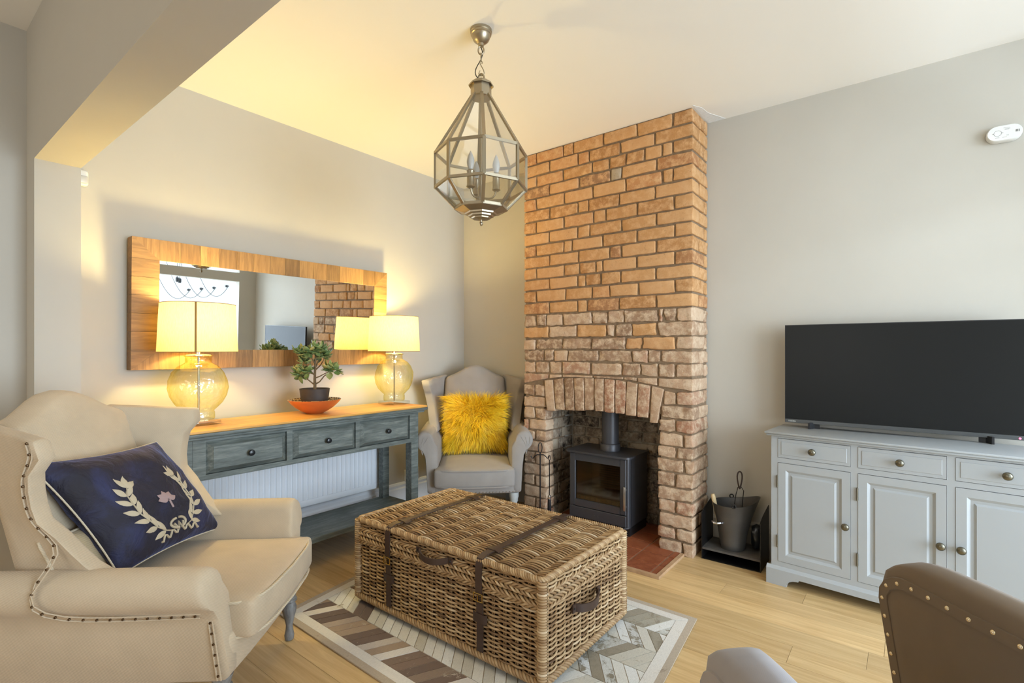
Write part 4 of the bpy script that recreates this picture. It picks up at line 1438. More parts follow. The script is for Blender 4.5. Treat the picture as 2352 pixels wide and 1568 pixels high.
for k in range(3):
    a = math.radians(82 + 120 * k)
    d_ = -F3 * math.cos(a) + R3 * math.sin(a)
    b = B(); tube(b, bez(LC + Vector((0, 0, 1.838)), LC + d_ * .05 + Vector((0, 0, 1.815)), LC + d_ * .068 + Vector((0, 0, 1.835)), LC + d_ * .066 + Vector((0, 0, 1.885)), 10), .0042, 8); arm = obj('candle_arm', b, pewter_m, lan, True)
    c_ = LC + d_ * .066
    b = B(); lathe(b, [(.010, 1.858), (.019, 1.864), (.0155, 1.872), (.0155, 1.925), (.0175, 1.930), (.013, 1.936)], 16, c_, True, True); b.transform(INV[lan.name]); obj('candle_sleeve', b, pewter_m, arm)
    b = B(); lathe(b, [(.009, 1.938), (.014, 1.952), (.0165, 1.968), (.014, 1.985), (.007, 2.004), (.001, 2.016)], 16, c_); b.transform(INV[lan.name]); obj('bulb', b, bulb_m, arm, smooth=60)

# ------------------------------------------------------------------ swag lights on the kitchen wall (seen in the mirror)
sw = thing('swag_light', 'looping black cords and bulb holders on the bright white kitchen wall', 'light', (3.7, 3.6, 2.1))
hold = [(3.35, 1.84), (3.54, 1.875), (3.74, 1.91), (3.95, 1.96)]
for i, (yy, zz) in enumerate(hold):
    b = B(); lathe(b, [(.020, 0), (.020, .03), (.012, .05), (.010, .08)], 12); b.transform(Matrix.Translation((3.699, yy, zz)) @ Matrix.Rotation(-PI / 2, 4, 'Y')); obj('bulb_holder', b, knob_dark, sw, True)
    top = Vector((3.30, yy - .75, 2.618)); end = Vector((3.62, yy, zz))
    pts = []
    for k in range(25):
        t = k / 24
        p = top.lerp(end, t); p.z -= 1.9 * t * (1 - t)
        pts.append(p)
    b = B(); tube(b, pts, .004, 6); obj('cord', b, knob_dark, sw, True)
for (yy, xx) in ((2.95, 3.0), (3.05, 3.2)):
    b = B(); tube(b, [(xx, yy, 2.618), (xx, yy, 1.98)], .004, 6); lathe(b, [(.02, 1.91), (.025, 1.93), (.025, 1.97), (.01, 1.99)], 12, (xx, yy, 0)); obj('hanging_holder', b, knob_dark, sw, True)

# ------------------------------------------------------------------ wing armchairs
def lerp(a, b_, t):
    return a + (b_ - a) * t


def pw(t, pts):
    """piecewise smooth interpolation"""
    for (t0, v0), (t1, v1) in zip(pts, pts[1:]):
        if t <= t1:
            s = (t - t0) / (t1 - t0)
            s = s * s * (3 - 2 * s)
            return v0 + (v1 - v0) * s
    return pts[-1][1]


TURNED = [(.012, 0), (.017, .004), (.019, .02), (.014, .045), (.013, .06), (.018, .085), (.026, .115), (.028, .135), (.022, .150), (.021, .154), (.029, .160), (.029, .168), (.022, .172), (.026, .185), (.032, .205)]
BEAD = [(.016, 0), (.020, .01), (.017, .03), (.024, .07), (.028, .11), (.022, .135), (.030, .145), (.030, .155), (.020, .165), (.027, .18), (.027, .195), (.032, .21), (.032, .24)]


def wing_chair(loc, rot, label, fab, zs, za, zb, zr, ya, rake, legprof, legmat, nailmat, strip, group=None):
    t = thing('wing_armchair', label, 'armchair', loc, rot, group)
    rw = ya - .02
    # seat rail
    b = B(); soft(b, (.335, rw, (zs - .09 - zr) / 2), .02, (5, 5, 2), lambda p: Vector((p.x - .298 + .012 * (1 - (p.y / rw) ** 2) * (1 if p.x > 0 else 0), p.y, p.z + (zs - .09 + zr) / 2)))
    obj('seat_rail', b, fab, t, smooth=60)
    # seat cushion
    cw, cl, ch = ya - .072, .285, .060

    def cf(p):
        u, v = (p.x / cl), (p.y / cw)
        tee = 1.0 + (.085 * max(0, min(1, (p.x - .16) / .06)))
        z = p.z + (.022 * (1 - u * u) * (1 - v * v) if p.z > 0 else 0)
        return Vector((p.x - .192 + .018 * (1 - v * v) * max(0, u), p.y * tee, z + zs - .062))
    b = B(); soft(b, (cl, cw, ch), .022, (8, 8, 2), cf)
    cu = obj('seat_cushion', b, fab, t, smooth=60)
    for zz in (ch - .008, -ch + .006):
        path = []
        for k in range(64):
            a = 2 * PI * k / 64
            c_, s_ = math.cos(a), math.sin(a)
            e = 7.0
            px_ = math.copysign(abs(c_) ** (2 / e), c_) * cl; py_ = math.copysign(abs(s_) ** (2 / e), s_) * cw
            q = cf(Vector((px_ * 1.006, py_ * 1.008, -1e-6)))
            path.append(Vector((q.x, q.y, zs - .062 + zz)))
        b = B(); tube(b, path, .0048, 6, True); obj('piping', b, pipe_m if fab is beige_f else fab, cu, smooth=60)
    # back
    bh = (zb - .36)
    bw = ya - .068

    def bf(p):
        v = (p.z / bh + .5)
        top = zb - .085 * (1 - math.cos(PI * min(1, abs(p.y) / bw))) / 2
        z = .36 + v * (top - .36)
        y = p.y * (1.06 - .14 * v)
        bul = .022 * (1 - (p.y / bw) ** 2) * math.sin(PI * min(1, v * 1.1)) * (1 if p.x > 0 else 0)
        return Vector((-.51 - (z - .42) * rake + p.x + bul, y, z))
    b = B(); soft(b, (.055, bw, bh / 2), .035, (1, 10, 10), bf); obj('backrest', b, fab, t, smooth=60)
    zt0 = za - .05
    for s in (-1, 1):
        # wing
        def wp(u, th, v):
            ztop = lerp(zb - .075, zb - .105, u) - .012 * (1 - math.cos(PI * (u - .3))) * 0
            z = lerp(zt0, ztop, v)
            xr = -.535 - (z - .42) * rake
            xf = pw(v, [(0, -.27), (.22, -.37), (.5, -.455), (.72, -.455), (.92, -.405), (1.0, -.425)])
            y = lerp(bw - .018 * v, lerp(ya - .035, ya + .045, v), u)
            return Vector((lerp(xr, xf, u), s * (y + th), z))
        b = B(); soft(b, (.5, .028, .5), .024, (6, 1, 9), lambda p: wp(p.x + .5, p.y + .012, p.z + .5)); obj('wing', b, fab, t, smooth=60)
        # arm: rolled top with the outer panel below it
        rr = .060
        cy, cz = ya + .015, za - rr
        prof = [(ya - .075, zr + .06), (ya - .072, za - .10)]
        for k in range(13):
            a = PI * .98 - (PI * 1.38) * k / 12
            prof.append((cy + rr * math.cos(a), cz + rr * math.sin(a)))
        prof += [(ya + .012, za - .16), (ya + .004, lerp(zr, za, .45)), (ya - .008, zr + .01), (ya - .02, zr), (ya - .06, zr)]
        my, mz = ya - .02, lerp(zr, za, .6)
        b = B(); rings = []
        for (xx, sc_) in ((-.64, .96), (-.60, 1), (-.45, 1), (-.30, 1), (-.15, 1), (-.03, 1), (-.012, .985), (-.002, .94), (.003, .84)):
            rings.append([b.verts.new((xx + .04 * (1 - (z - zr) / (za - zr)) * max(0, 1 + xx / .3) - (.03 if z > za - .14 and xx < -.5 else 0), s * (my + (y - my) * sc_), mz + (z - mz) * (sc_ if sc_ < 1 else 1))) for y, z in prof])
        for A, C_ in zip(rings, rings[1:]):
            for k in range(len(prof)):
                b.faces.new((A[k], A[(k + 1) % len(prof)], C_[(k + 1) % len(prof)], C_[k]))
        b.faces.new(rings[0]); b.faces.new(rings[-1][::-1])
        arm = obj('arm', b, fab, t, smooth=50)
        # trim strip and nails along wing, under the roll and down the arm front
        if strip:
            path = [wp(.88, .042, lerp(.97, .20, k / 16)) for k in range(17)]
            zu = za - .135
            path += [Vector((x_, s * (ya + y_), z_)) for x_, y_, z_ in ((-.445, .092, za - .02), (-.44, .094, za - .045), (-.43, .094, za - .07), (-.405, .086, za - .095), (-.37, .066, za - .115), (-.32, .042, za - .128), (-.25, .030, zu), (-.18, .028, zu), (-.10, .028, zu), (-.02, .028, zu + .002))]
            path2 = [Vector((-.018 + .04 * (1 - (z - zr) / (za - zr)), s * (ya + .020 - .018 * (za - z) / (za - zr)), z)) for z in [lerp(za - .13, zr + .015, k / 9) for k in range(10)]]
            for _ in range(3):
                path = [path[0]] + [(path[k - 1] + path[k] * 2 + path[k + 1]) / 4 for k in range(1, len(path) - 1)] + [path[-1]]
            nb = B()
            for P_ in (path, path2):
                for off in (-.0055, .0055):
                    b = B(); tube(b, [q + Vector((off * (1 if P_ is path2 or q.z > za - .04 else .2), 0, off * (0 if P_ is path2 or q.z > za - .04 else 1))) for q in P_], .0022, 6)
                    obj('trim_cord', b, fab, arm, smooth=60)
                acc = 0
                for A, C_ in zip(P_, P_[1:]):
                    L_ = (C_ - A).length
                    while acc < L_:
                        p_ = A.lerp(C_, acc / L_) + Vector((0, s * .002, 0))
                        bmesh.ops.create_icosphere(nb, subdivisions=1, radius=.0042, matrix=Matrix.Translation(p_))
                        acc += .032
                    acc -= L_
            obj('nail_heads', nb, nailmat, arm, kind='stuff')
        else:
            # pleats on the scroll front
            for k in range(3):
                a = PI * (.75 - .22 * k)
                b = B(); tube(b, [Vector((.012, s * (cy + .012 - .0 * k), za - .15)), Vector((.010, s * (cy + .02 + .022 * math.cos(a)), cz - .02)), Vector((.006, s * (cy + .01 + .046 * math.cos(a)), cz + .02))], .0016, 5); obj('pleat', b, nailmat if False else fab, arm)
    if not strip:
        nb = B()
        for k in range(26):
            bmesh.ops.create_icosphere(nb, subdivisions=1, radius=.0042, matrix=Matrix.Translation((.036 + .012 * (1 - ((k - 12.5) / 13) ** 2), -rw + .02 + k * (2 * rw - .04) / 25, zr + .012)))
        obj('nail_heads', nb, nailmat, t, kind='stuff')
    hz = legprof[-1][1]
    for s in (-1, 1):
        b = B(); lathe(b, [(r_, z_ * zr / hz) for r_, z_ in legprof], 18, (.0, s * (rw - .035), 0)); obj('leg', b, legmat, t, smooth=40)
        b = B(); prism(b, [(-.018, -.018), (.018, -.018), (.018, .018), (-.018, .018)], lambda u, v: Vector((-.60 + u * .8 - .03, s * (rw - .04) + v * .8, 0)), lambda u, v: Vector((-.56 + u, s * (rw - .04) + v, zr + .02))); obj('leg', b, legmat, t, smooth=0)
    return t


ch1 = wing_chair((-1.81, .865, 0), math.radians(41.7), 'beige twill wing armchair with nailed trim and grey turned legs', beige_f, .425, .555, 1.04, .205, .325, .29, TURNED, leg_grey, nail_dark, True)
ch2 = wing_chair((-2.268, 2.492, 0), math.radians(-48), 'grey linen wing armchair in the corner by the chimney', grey_f, .41, .640, 1.06, .235, .315, .21, BEAD, leg_pale, nail_silver, False)

# ------------------------------------------------------------------ cushions
def pillow_fn(c, U, V, T, puff=.8):
    """returns surface(u,v,side) for a pillow with half axes U, V and half thickness T (vectors)"""
    def f(u, v, side):
        au, av = abs(u), abs(v)
        e = max(0, (1 - au ** 2.6)) ** .55 * max(0, (1 - av ** 2.6)) ** .55
        pu = u * (1 - .055 * (1 - av ** 2) * au ** 3 * 1.0 + .0)
        pu = u * (1 - .08 * (1 - v * v) * u * u)
        pv = v * (1 - .08 * (1 - u * u) * v * v)
        w = noise.noise(Vector((u * 2.2, v * 2.2, side * 3.1 + c.x))) * .22 + noise.noise(Vector((u * 5, v * 5, side + c.y))) * .10
        return c + U * pu + V * pv + T * side * e * (1 + w) * (1 if e > 0 else 0)
    return f


def pillow_mesh(f, n=22):
    b = B()
    g_ = [math.sin(PI / 2 * (2 * i / n - 1)) for i in range(n + 1)]
    front = [[b.verts.new(f(g_[i], g_[j], 1)) for j in range(n + 1)] for i in range(n + 1)]
    back = [[front[i][j] if i in (0, n) or j in (0, n) else b.verts.new(f(g_[i], g_[j], -1)) for j in range(n + 1)] for i in range(n + 1)]
    for i in range(n):
        for j in range(n):
            b.faces.new((front[i][j], front[i + 1][j], front[i + 1][j + 1], front[i][j + 1]))
            b.faces.new((back[i][j + 1], back[i + 1][j + 1], back[i + 1][j], back[i][j]))
    return b


rot1 = math.radians(41.7)
M1 = Matrix.Translation((-1.81, .865, 0)) @ Matrix.Rotation(rot1, 4, 'Z')
cc = Vector((-.412, .003, .650))
cU = Vector((.03, .247, -.012))
cV = Vector((.100, .042, -.184))
cT = cU.cross(cV).normalized() * -.085
if cT.x < 0:
    cT = -cT
nv = thing('navy_cushion', 'navy velvet cushion with a cream embroidered laurel wreath on the beige armchair', 'cushion', M1 @ Vector((-.36, 0, .46)), rot1)
OFF = Vector((-.36, 0, .46))
pf = pillow_fn(cc - OFF, cU, cV, cT)
b = pillow_mesh(pf); obj('cover', b, navy_m, nv, smooth=70)
edge = [(-1 + 2 * k / 16, -1) for k in range(16)] + [(1, -1 + 2 * k / 16) for k in range(16)] + [(1 - 2 * k / 16, 1) for k in range(16)] + [(-1, 1 - 2 * k / 16) for k in range(16)]
b = B(); tube(b, [pf(u, v, 1) for u, v in edge], .0030, 7, True); obj('piping', b, pipe_m, nv, smooth=60)


def emb(u, v, h=.0022):
    p = pf(u, v, 1)
    du = pf(u + .02, v, 1) - p; dv = pf(u, v + .02, 1) - p
    n_ = du.cross(dv).normalized()
    if n_.dot(cT) < 0:
        n_ = -n_
    return p + n_ * h


EC = (-.02, .20)


def emb_leaf(cu, cv, ang, L_, W_, mat, name='leaf'):
    b = B()
    rows = []
    for i in range(7):
        t_ = i / 6
        w = W_ * math.sin(PI * t_ ** .8) if 0 < i < 6 else 0
        x, row = t_ * L_, []
        for s in (-1, 0, 1):
            lx, ly = x, s * w
            uu = cu + (lx * math.cos(ang) - ly * math.sin(ang)); vv = cv + (lx * math.sin(ang) + ly * math.cos(ang)) * 1.15
            row.append(b.verts.new(emb(max(-.97, min(.97, uu)), max(-.97, min(.97, vv)), .003 if s == 0 else .0012)))
        rows.append(row)
    for A, C_ in zip(rows, rows[1:]):
        for k in range(2):
            b.faces.new((A[k], A[k + 1], C_[k + 1], C_[k]))
    bmesh.ops.remove_doubles(b, verts=b.verts, dist=1e-5)
    obj(name, b, mat, nv, smooth=60)


def emb_cord(pts, r_, mat, name):
    b = B(); tube(b, [emb(u, v, .002) for u, v in pts], r_, 6); obj(name, b, mat, nv, smooth=60)


for s in (-1, 1):
    stem = []
    for k in range(8):
        a = lerp(.12, 1.22, k / 7) * PI / 2 * 1.0
        stem.append((EC[0] + s * .50 * math.sin(a * 1.12), EC[1] + .56 * math.cos(a * 1.24)))
    emb_cord(stem, .0022, embroid_m, 'stem')
    for k in range(1, 8):
        (u, v), (pu, pv) = stem[k], stem[k - 1]
        d_ = math.atan2((v - pv) / 1.15, u - pu)
        L_ = .23 - .006 * k
        for sd in (-1, 1):
            emb_leaf(u, v, d_ + sd * .72, L_, .042, embroid_m)
    emb_leaf(*stem[-1], math.atan2((stem[-1][1] - stem[-2][1]), stem[-1][0] - stem[-2][0]), .2, .04, embroid_m)
# bow and trailing ribbon
for s in (-1, 1):
    emb_cord([(EC[0] + s * (.02 + .10 * math.sin(a)), .73 - .10 + .10 * math.cos(a) * .9) for a in [PI * k / 8 for k in range(9)]], .0045, embroid_m, 'bow_loop')
    emb_cord([(EC[0] + s * (.05 + .30 * k / 12), .74 + .05 * math.sin(k * 1.25) + .006 * k) for k in range(13)], .0040, embroid_m, 'ribbon')
emb_cord([(EC[0] - .07, .62), (EC[0] - .03, .74), (EC[0], .62), (EC[0] + .04, .74), (EC[0] + .08, .62)], .0045, embroid_m, 'bow_knot')
for k in range(5):
    emb_leaf(EC[0] + .0, EC[1] - .02, -PI / 2 + (k - 2) * .75, .14, .05, emblem_m, 'emblem_petal')
emb_cord([(EC[0], EC[1]), (EC[0] + .01, EC[1] + .14)], .0035, emblem_m, 'emblem_stem')

cs = thing('small_cream_cushion', 'small cream piped cushion tucked behind the navy cushion', 'cushion', M1 @ Vector((-.42, -.15, .44)), rot1)
pf2 = pillow_fn(Vector((-.020, -.04, .095)), Vector((.0, .14, 0)), Vector((.035, 0, -.095)), Vector((.036, 0, .012)))
b = pillow_mesh(pf2, 14); obj('cover', b, cream_f, cs, smooth=70)
b = B(); tube(b, [pf2(u, v, 1) for u, v in edge], .005, 7, True); obj('piping', b, pipe_m, cs, smooth=60)

# furry yellow cushion
rot2 = math.radians(-48)
M2 = Matrix.Translation((-2.268, 2.492, 0)) @ Matrix.Rotation(rot2, 4, 'Z')
fu = thing('fur_cushion', 'shaggy mustard yellow fur cushion on the grey corner armchair', 'cushion', M2 @ Vector((-.34, 0, .42)), rot2)
pf3 = pillow_fn(Vector((-.045, .005, .225)), Vector((0, .215, 0)), Vector((.045, 0, -.185)), Vector((.085, 0, .02)))
b = pillow_mesh(pf3, 18); obj('cover', b, yellow_base, fu, smooth=70)
rf = np.random.default_rng(4)
NS = 8500
V_, F_, TN = [], [], []
SEG = 4
for q in range(NS):
    u, v = rf.uniform(-1, 1, 2) * .995
    side = 1 if rf.random() < .85 else -1
    p = pf3(u, v, side)
    du = pf3(min(1, u + .03), v, side) - pf3(u - .03, v, side); dv = pf3(u, min(1, v + .03), side) - pf3(u, v - .03, side)
    n_ = du.cross(dv)
    n_ = n_.normalized() if n_.length > 1e-9 else Vector((1, 0, 0))
    if n_.x * side < 0:
        n_ = -n_
    cl = noise.noise_vector(Vector((u * 4, v * 4, side * 2.0))) * .75
    d_ = Vector((0, u * 1.0, -(v + .15) * .95)) + n_ * .50 + Vector((0, rf.normal(0, .22), rf.normal(-.10, .22))) + cl
    d_.normalize()
    L_ = rf.uniform(.045, .092)
    side_v = d_.cross(n_)
    side_v = side_v.normalized() if side_v.length > 1e-6 else Vector((0, 1, 0))
    w = rf.uniform(.0012, .0024)
    tone = min(1, max(0, rf.normal(.5, .24)))
    base = len(V_)
    cur = p - n_ * .002
    dd = d_.copy()
    for k in range(SEG):
        ww = w * (1 - k / SEG)
        V_ += [tuple(cur - side_v * ww), tuple(cur + side_v * ww)]
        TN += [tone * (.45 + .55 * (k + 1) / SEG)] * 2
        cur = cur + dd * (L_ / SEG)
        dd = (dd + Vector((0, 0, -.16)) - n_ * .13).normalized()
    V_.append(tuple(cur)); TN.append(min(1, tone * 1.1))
    for k in range(SEG - 1):
        a0 = base + 2 * k
        F_.append((a0, a0 + 1, a0 + 3, a0 + 2))
    F_.append((base + 2 * SEG - 2, base + 2 * SEG - 1, base + 2 * SEG))
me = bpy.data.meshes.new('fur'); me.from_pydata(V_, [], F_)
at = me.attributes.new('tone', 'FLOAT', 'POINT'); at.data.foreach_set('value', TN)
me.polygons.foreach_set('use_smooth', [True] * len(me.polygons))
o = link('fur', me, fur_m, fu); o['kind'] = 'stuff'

# ------------------------------------------------------------------ wicker trunk
tr = thing('wicker_trunk', 'large woven wicker trunk with leather straps used as a coffee table', 'trunk', (-1.505, 1.73, .008))
WX0, WX1, WY0, WY1 = -2.025, -.985, 1.425, 2.035
ZB, ZS, ZT = .035, .322, .392


class Strands:
    def __init__(self):
        self.v, self.f, self.t, self.n = [], [], [], 0

    def add(self, P, r, sides, tone):
        """P (n,3) polyline -> tube; frame from tangents"""
        P = np.asarray(P, float)
        T = np.gradient(P, axis=0)
        T /= np.linalg.norm(T, axis=1)[:, None] + 1e-12
        ref = np.array([0, 0, 1.0]) if abs(T[:, 2]).mean() < .8 else np.array([1.0, 0, 0])
        A = np.cross(T, ref); A /= np.linalg.norm(A, axis=1)[:, None] + 1e-12
        Bv = np.cross(T, A)
        n = len(P)
        rr = np.broadcast_to(np.asarray(r, float), (n,))
        ang = np.arange(sides) * 2 * PI / sides
        ring = P[:, None, :] + (A[:, None, :] * np.cos(ang)[None, :, None] + Bv[:, None, :] * np.sin(ang)[None, :, None]) * rr[:, None, None]
        self.v.append(ring.reshape(-1, 3))
        i = np.arange(n - 1)[:, None] * sides; k = np.arange(sides)[None, :]; k2 = (k + 1) % sides
        q = np.stack([i + k, i + k2, i + sides + k2, i + sides + k], -1).reshape(-1, 4) + self.n
        self.f.append(q)
        self.t.append(np.broadcast_to(np.asarray(tone, float).reshape(-1, 1), (n, sides)).reshape(-1) if np.ndim(tone) else np.full(n * sides, tone))
        self.n += n * sides

    def build(self, name, mat, parent):
        me = bpy.data.meshes.new(name)
        V = np.concatenate(self.v); V = V - np.array(parent.location)[None, :]
        me.from_pydata(V.tolist(), [], np.concatenate(self.f).tolist())
        a = me.attributes.new('tone', 'FLOAT', 'POINT'); a.data.foreach_set('value', np.concatenate(self.t))
        me.polygons.foreach_set('use_smooth', [True] * len(me.polygons))
        o = link(name, me, mat, parent); o['kind'] = 'stuff'
        return o


rw_ = np.random.default_rng(9)


def weave(S, o, u, v, nrm, ul, vl, sp, pitch, r, amp, twist=0.0, ph=0):
    o, u, v, nrm = map(lambda q: np.array(q, float), (o, u, v, nrm))
    ns = max(2, int(round(ul / sp))); sp = ul / ns
    m_ = max(1, int(round(vl / pitch))); pitch = vl / m_
    for j in range(m_):
        s_ = np.linspace(0, ul, ns * 6 + 1)
        w = np.cos(PI * s_ / sp + (j + ph) * PI + PI / 2 * 0)
        off = amp * np.sign(w) * np.abs(w) ** .7
        jit = np.interp(s_, np.linspace(0, ul, 9), rw_.normal(0, pitch * .16, 9))
        P = o + s_[:, None] * u + ((j + .5) * pitch + jit + twist * np.sin(s_ * 60 + j))[:, None] * v + off[:, None] * nrm
        S.add(P, r * rw_.uniform(.85, 1.12), 5, np.clip(rw_.normal(.52, .17) + np.interp(s_, np.linspace(0, ul, 6), rw_.normal(0, .12, 6)), 0, 1))
    for k in range(ns + 1):
        for d_ in (-.004, .004):
            P = o + (k * sp + d_) * u + np.linspace(0, vl, 5)[:, None] * v
            S.add(P, .0034, 5, .35)


X_, Y_, Z_ = (1, 0, 0), (0, 1, 0), (0, 0, 1)
SB, SL = Strands(), Strands()
for (S, za_, zb_) in ((SB, ZB, ZS - .006), (SL, ZS + .006, ZT - .01)):
    h_ = zb_ - za_
    weave(S, (WX0, WY0, za_), X_, Z_, (0, -1, 0), WX1 - WX0, h_, .054, .0080, .0043, .0066)
    weave(S, (WX1, WY0, za_), Y_, Z_, (1, 0, 0), WY1 - WY0, h_, .054, .0080, .0043, .0066)
    weave(S, (WX0, WY1, za_), X_, Z_, (0, 1, 0), WX1 - WX0, h_, .054, .0080, .0043, .0066)
    weave(S, (WX0, WY0, za_), Y_, Z_, (-1, 0, 0), WY1 - WY0, h_, .054, .0080, .0043, .0066)
weave(SL, (WX0 + .006, WY0 + .006, ZT - .004), X_, Y_, (0, 0, 1), WX1 - WX0 - .012, WY1 - WY0 - .012, .088, .0082, .0044, .0080)


def rope(S, path, R_, r, ns, turns, tone=.55):
    path = np.asarray(path, float)
    n = len(path)
    T = np.gradient(path, axis=0); T /= np.linalg.norm(T, axis=1)[:, None]
    ref = np.array([0, 0, 1.0]) if abs(T[:, 2]).mean() < .8 else np.array([1.0, 0, 0])
    A = np.cross(T, ref); A /= np.linalg.norm(A, axis=1)[:, None]
    Bv = np.cross(T, A)
    for k in range(ns):
        a = 2 * PI * (turns * np.linspace(0, 1, n) + k / ns)
        S.add(path + (A * np.cos(a)[:, None] + Bv * np.sin(a)[:, None]) * R_, r, 5, np.clip(rw_.normal(tone, .12), 0, 1))


def rect_path(z, e, n=200, rc=.02):
    x0, x1, y0, y1 = WX0 - e, WX1 + e, WY0 - e, WY1 + e
    pts = []
    segs = [((x0 + rc, y0), (x1 - rc, y0)), ((x1, y0 + rc), (x1, y1 - rc)), ((x1 - rc, y1), (x0 + rc, y1)), ((x0, y1 - rc), (x0, y0 + rc))]
    cen = [(x1 - rc, y0 + rc, -PI / 2), (x1 - rc, y1 - rc, 0), (x0 + rc, y1 - rc, PI / 2), (x0 + rc, y0 + rc, PI)]
    for (a, b2), (cx, cy, a0) in zip(segs, cen):
        L_ = math.hypot(b2[0] - a[0], b2[1] - a[1])
        for k in range(int(L_ / .006)):
            t_ = k / int(L_ / .006)
            pts.append((a[0] + (b2[0] - a[0]) * t_, a[1] + (b2[1] - a[1]) * t_, z))
        for k in range(7):
            aa = a0 + PI / 2 * k / 7
            pts.append((cx + rc * math.cos(aa), cy + rc * math.sin(aa), z))
    pts.append(pts[0])
    return pts


rope(SL, rect_path(ZT - .001, .002), .0085, .0055, 4, 75)
rope(SL, rect_path(ZS + .012, .005), .007, .0048, 3, 48)
rope(SL, rect_path(ZS + .026, .005), .006, .0046, 3, -48)
rope(SB, rect_path(ZS - .012, .005), .007, .0048, 3, 48)
rope(SB, rect_path(ZS - .028, .005), .006, .0046, 3, -48)
rope(SB, rect_path(ZB + .006, .006), .009, .006, 4, 52)
for (cx, cy) in ((WX0, WY0), (WX1, WY0), (WX1, WY1), (WX0, WY1)):
    nz_ = int((ZT - ZB) / .0095)
    for k in range(nz_):
        z = ZB + (k + .5) * (ZT - ZB) / nz_
        a = np.linspace(0, 2 * PI, 11)
        P = np.stack([cx + .016 * np.cos(a) * 1.0, cy + .016 * np.sin(a), np.full(11, z)], -1)
        (SL if z > ZS else SB).add(P, .0052, 5, np.clip(rw_.normal(.6, .14), 0, 1))
SB.build('woven_body', wicker_m, tr)
SL.build('woven_lid', wicker_m, tr)
b = B(); box(b, WX0 + .012, WX1 - .012, WY0 + .012, WY1 - .012, ZB, ZT - .016); obj('inner_shade_box', b, wick_dark, tr, True, smooth=0)  # dark box stands in for the shade between the strands
for (cx, cy) in ((WX0 + .03, WY0 + .03), (WX1 - .03, WY0 + .03), (WX1 - .03, WY1 - .03), (WX0 + .03, WY1 - .03)):
    b = B(); lathe(b, [(.020, .012), (.024, .016), (.025, .04)], 16, (cx, cy, 0)); obj('foot', b, edge_wood, tr, True)


def band(b, pts, w, th, wdir):
    """flat strap along a polyline; wdir = width direction"""
    pts = [Vector(p) for p in pts]
    wd = Vector(wdir)
    rings = []
    for i, p in enumerate(pts):
        t_ = (pts[min(i + 1, len(pts) - 1)] - pts[max(i - 1, 0)]).normalized()
        n_ = t_.cross(wd).normalized()
        rings.append([b.verts.new(p + wd * a * w / 2 + n_ * c_ * th / 2) for a, c_ in ((-1, -1), (1, -1), (1, 1), (-1, 1))])
    for A, C_ in zip(rings, rings[1:]):
        for k in range(4):
            b.faces.new((A[k], A[(k + 1) % 4], C_[(k + 1) % 4], C_[k]))
    b.faces.new(rings[0][::-1]); b.faces.new(rings[-1])


for sx in (-1.795, -1.262):
    yf = WY0 - .017
    b = B()
    band(b, [(sx, 2.060, .20), (sx, 2.060, .36), (sx, 2.052, .400), (sx, 2.02, .412), (sx, 1.9, .4105), (sx, 1.7, .4105), (sx, 1.5, .4105), (sx, 1.445, .411), (sx, 1.416, .402), (sx, yf, .375), (sx, yf - .001, .33), (sx + .004, yf - .004, .27)], .030, .004, X_)
    s1 = obj('strap', b, leather_m, tr, True, smooth=40)
    b = B(); band(b, [(sx + .004, yf - .001, .262), (sx + .006, yf + .001, .18), (sx + .006, yf + .001, .060)], .030, .004, X_); obj('strap', b, leather_m, tr, True, smooth=40)
    b = B(); tube(b, [(sx - .019, yf - .006, .248), (sx + .023, yf - .006, .248), (sx + .023, yf - .006, .276), (sx - .019, yf - .006, .276)], .0028, 6, True); tube(b, [(sx + .002, yf - .008, .246), (sx + .002, yf - .009, .272)], .002, 6); obj('buckle', b, brass_m, tr, True)
    for (yy, zz, vert) in ((1.50, .413, 0), (1.955, .413, 0), (yf - .003, .185, 1)):
        b = B()
        if vert:
            band(b, [(sx - .028, yy + .005, zz), (sx - .018, yy, zz), (sx + .030, yy, zz), (sx + .040, yy + .005, zz)], .034, .003, Z_)
        else:
            band(b, [(sx - .036, yy, zz - .005), (sx - .020, yy, zz + .001), (sx + .020, yy, zz + .001), (sx + .036, yy, zz - .005)], .036, .003, Y_)
        obj('strap_keeper', b, leather_m, tr, True, smooth=40)


def handle(p, q, out, w, sag):
    b = B()
    p, q, out = Vector(p), Vector(q), Vector(out)
    d_ = q - p
    pts = [p - d_ * .10, p + d_ * .02] + [p.lerp(q, t_) + out * .032 * math.sin(PI * t_) ** .7 + Vector((0, 0, -sag * math.sin(PI * t_))) for t_ in [k / 12 for k in range(1, 12)]] + [q - d_ * .02, q + d_ * .10]
    band(b, [x + out * .008 for x in pts], w, .006, Z_)
    h = obj('handle', b, leather_m, tr, True, smooth=40)
    for e_ in (p - d_ * .06, q + d_ * .06):
        b = B(); lathe(b, [(.0045, 0), (.004, .002), (.001, .003)], 10); b.transform(Matrix.Translation(e_ + out * .0115) @ out.to_track_quat('Z', 'Y').to_matrix().to_4x4()); b.transform(INV[tr.name]); obj('rivet', b, stove_dark, h)


handle((-1.585, WY0 - .012, .358), (-1.415, WY0 - .012, .358), (0, -1, 0), .024, .012)
handle((WX1 + .012, 1.605, .235), (WX1 + .012, 1.775, .235), (1, 0, 0), .030, .010)

# ------------------------------------------------------------------ patchwork hide rug
rug = thing('hide_rug', 'patchwork cowhide rug in brown and cream chevron strips under the trunk', 'rug', (-1.5, 1.7, 0))
RC = [(-2.20, 1.135), (-.625, 1.115), (-.730, 2.240), (-2.36, 2.235)]


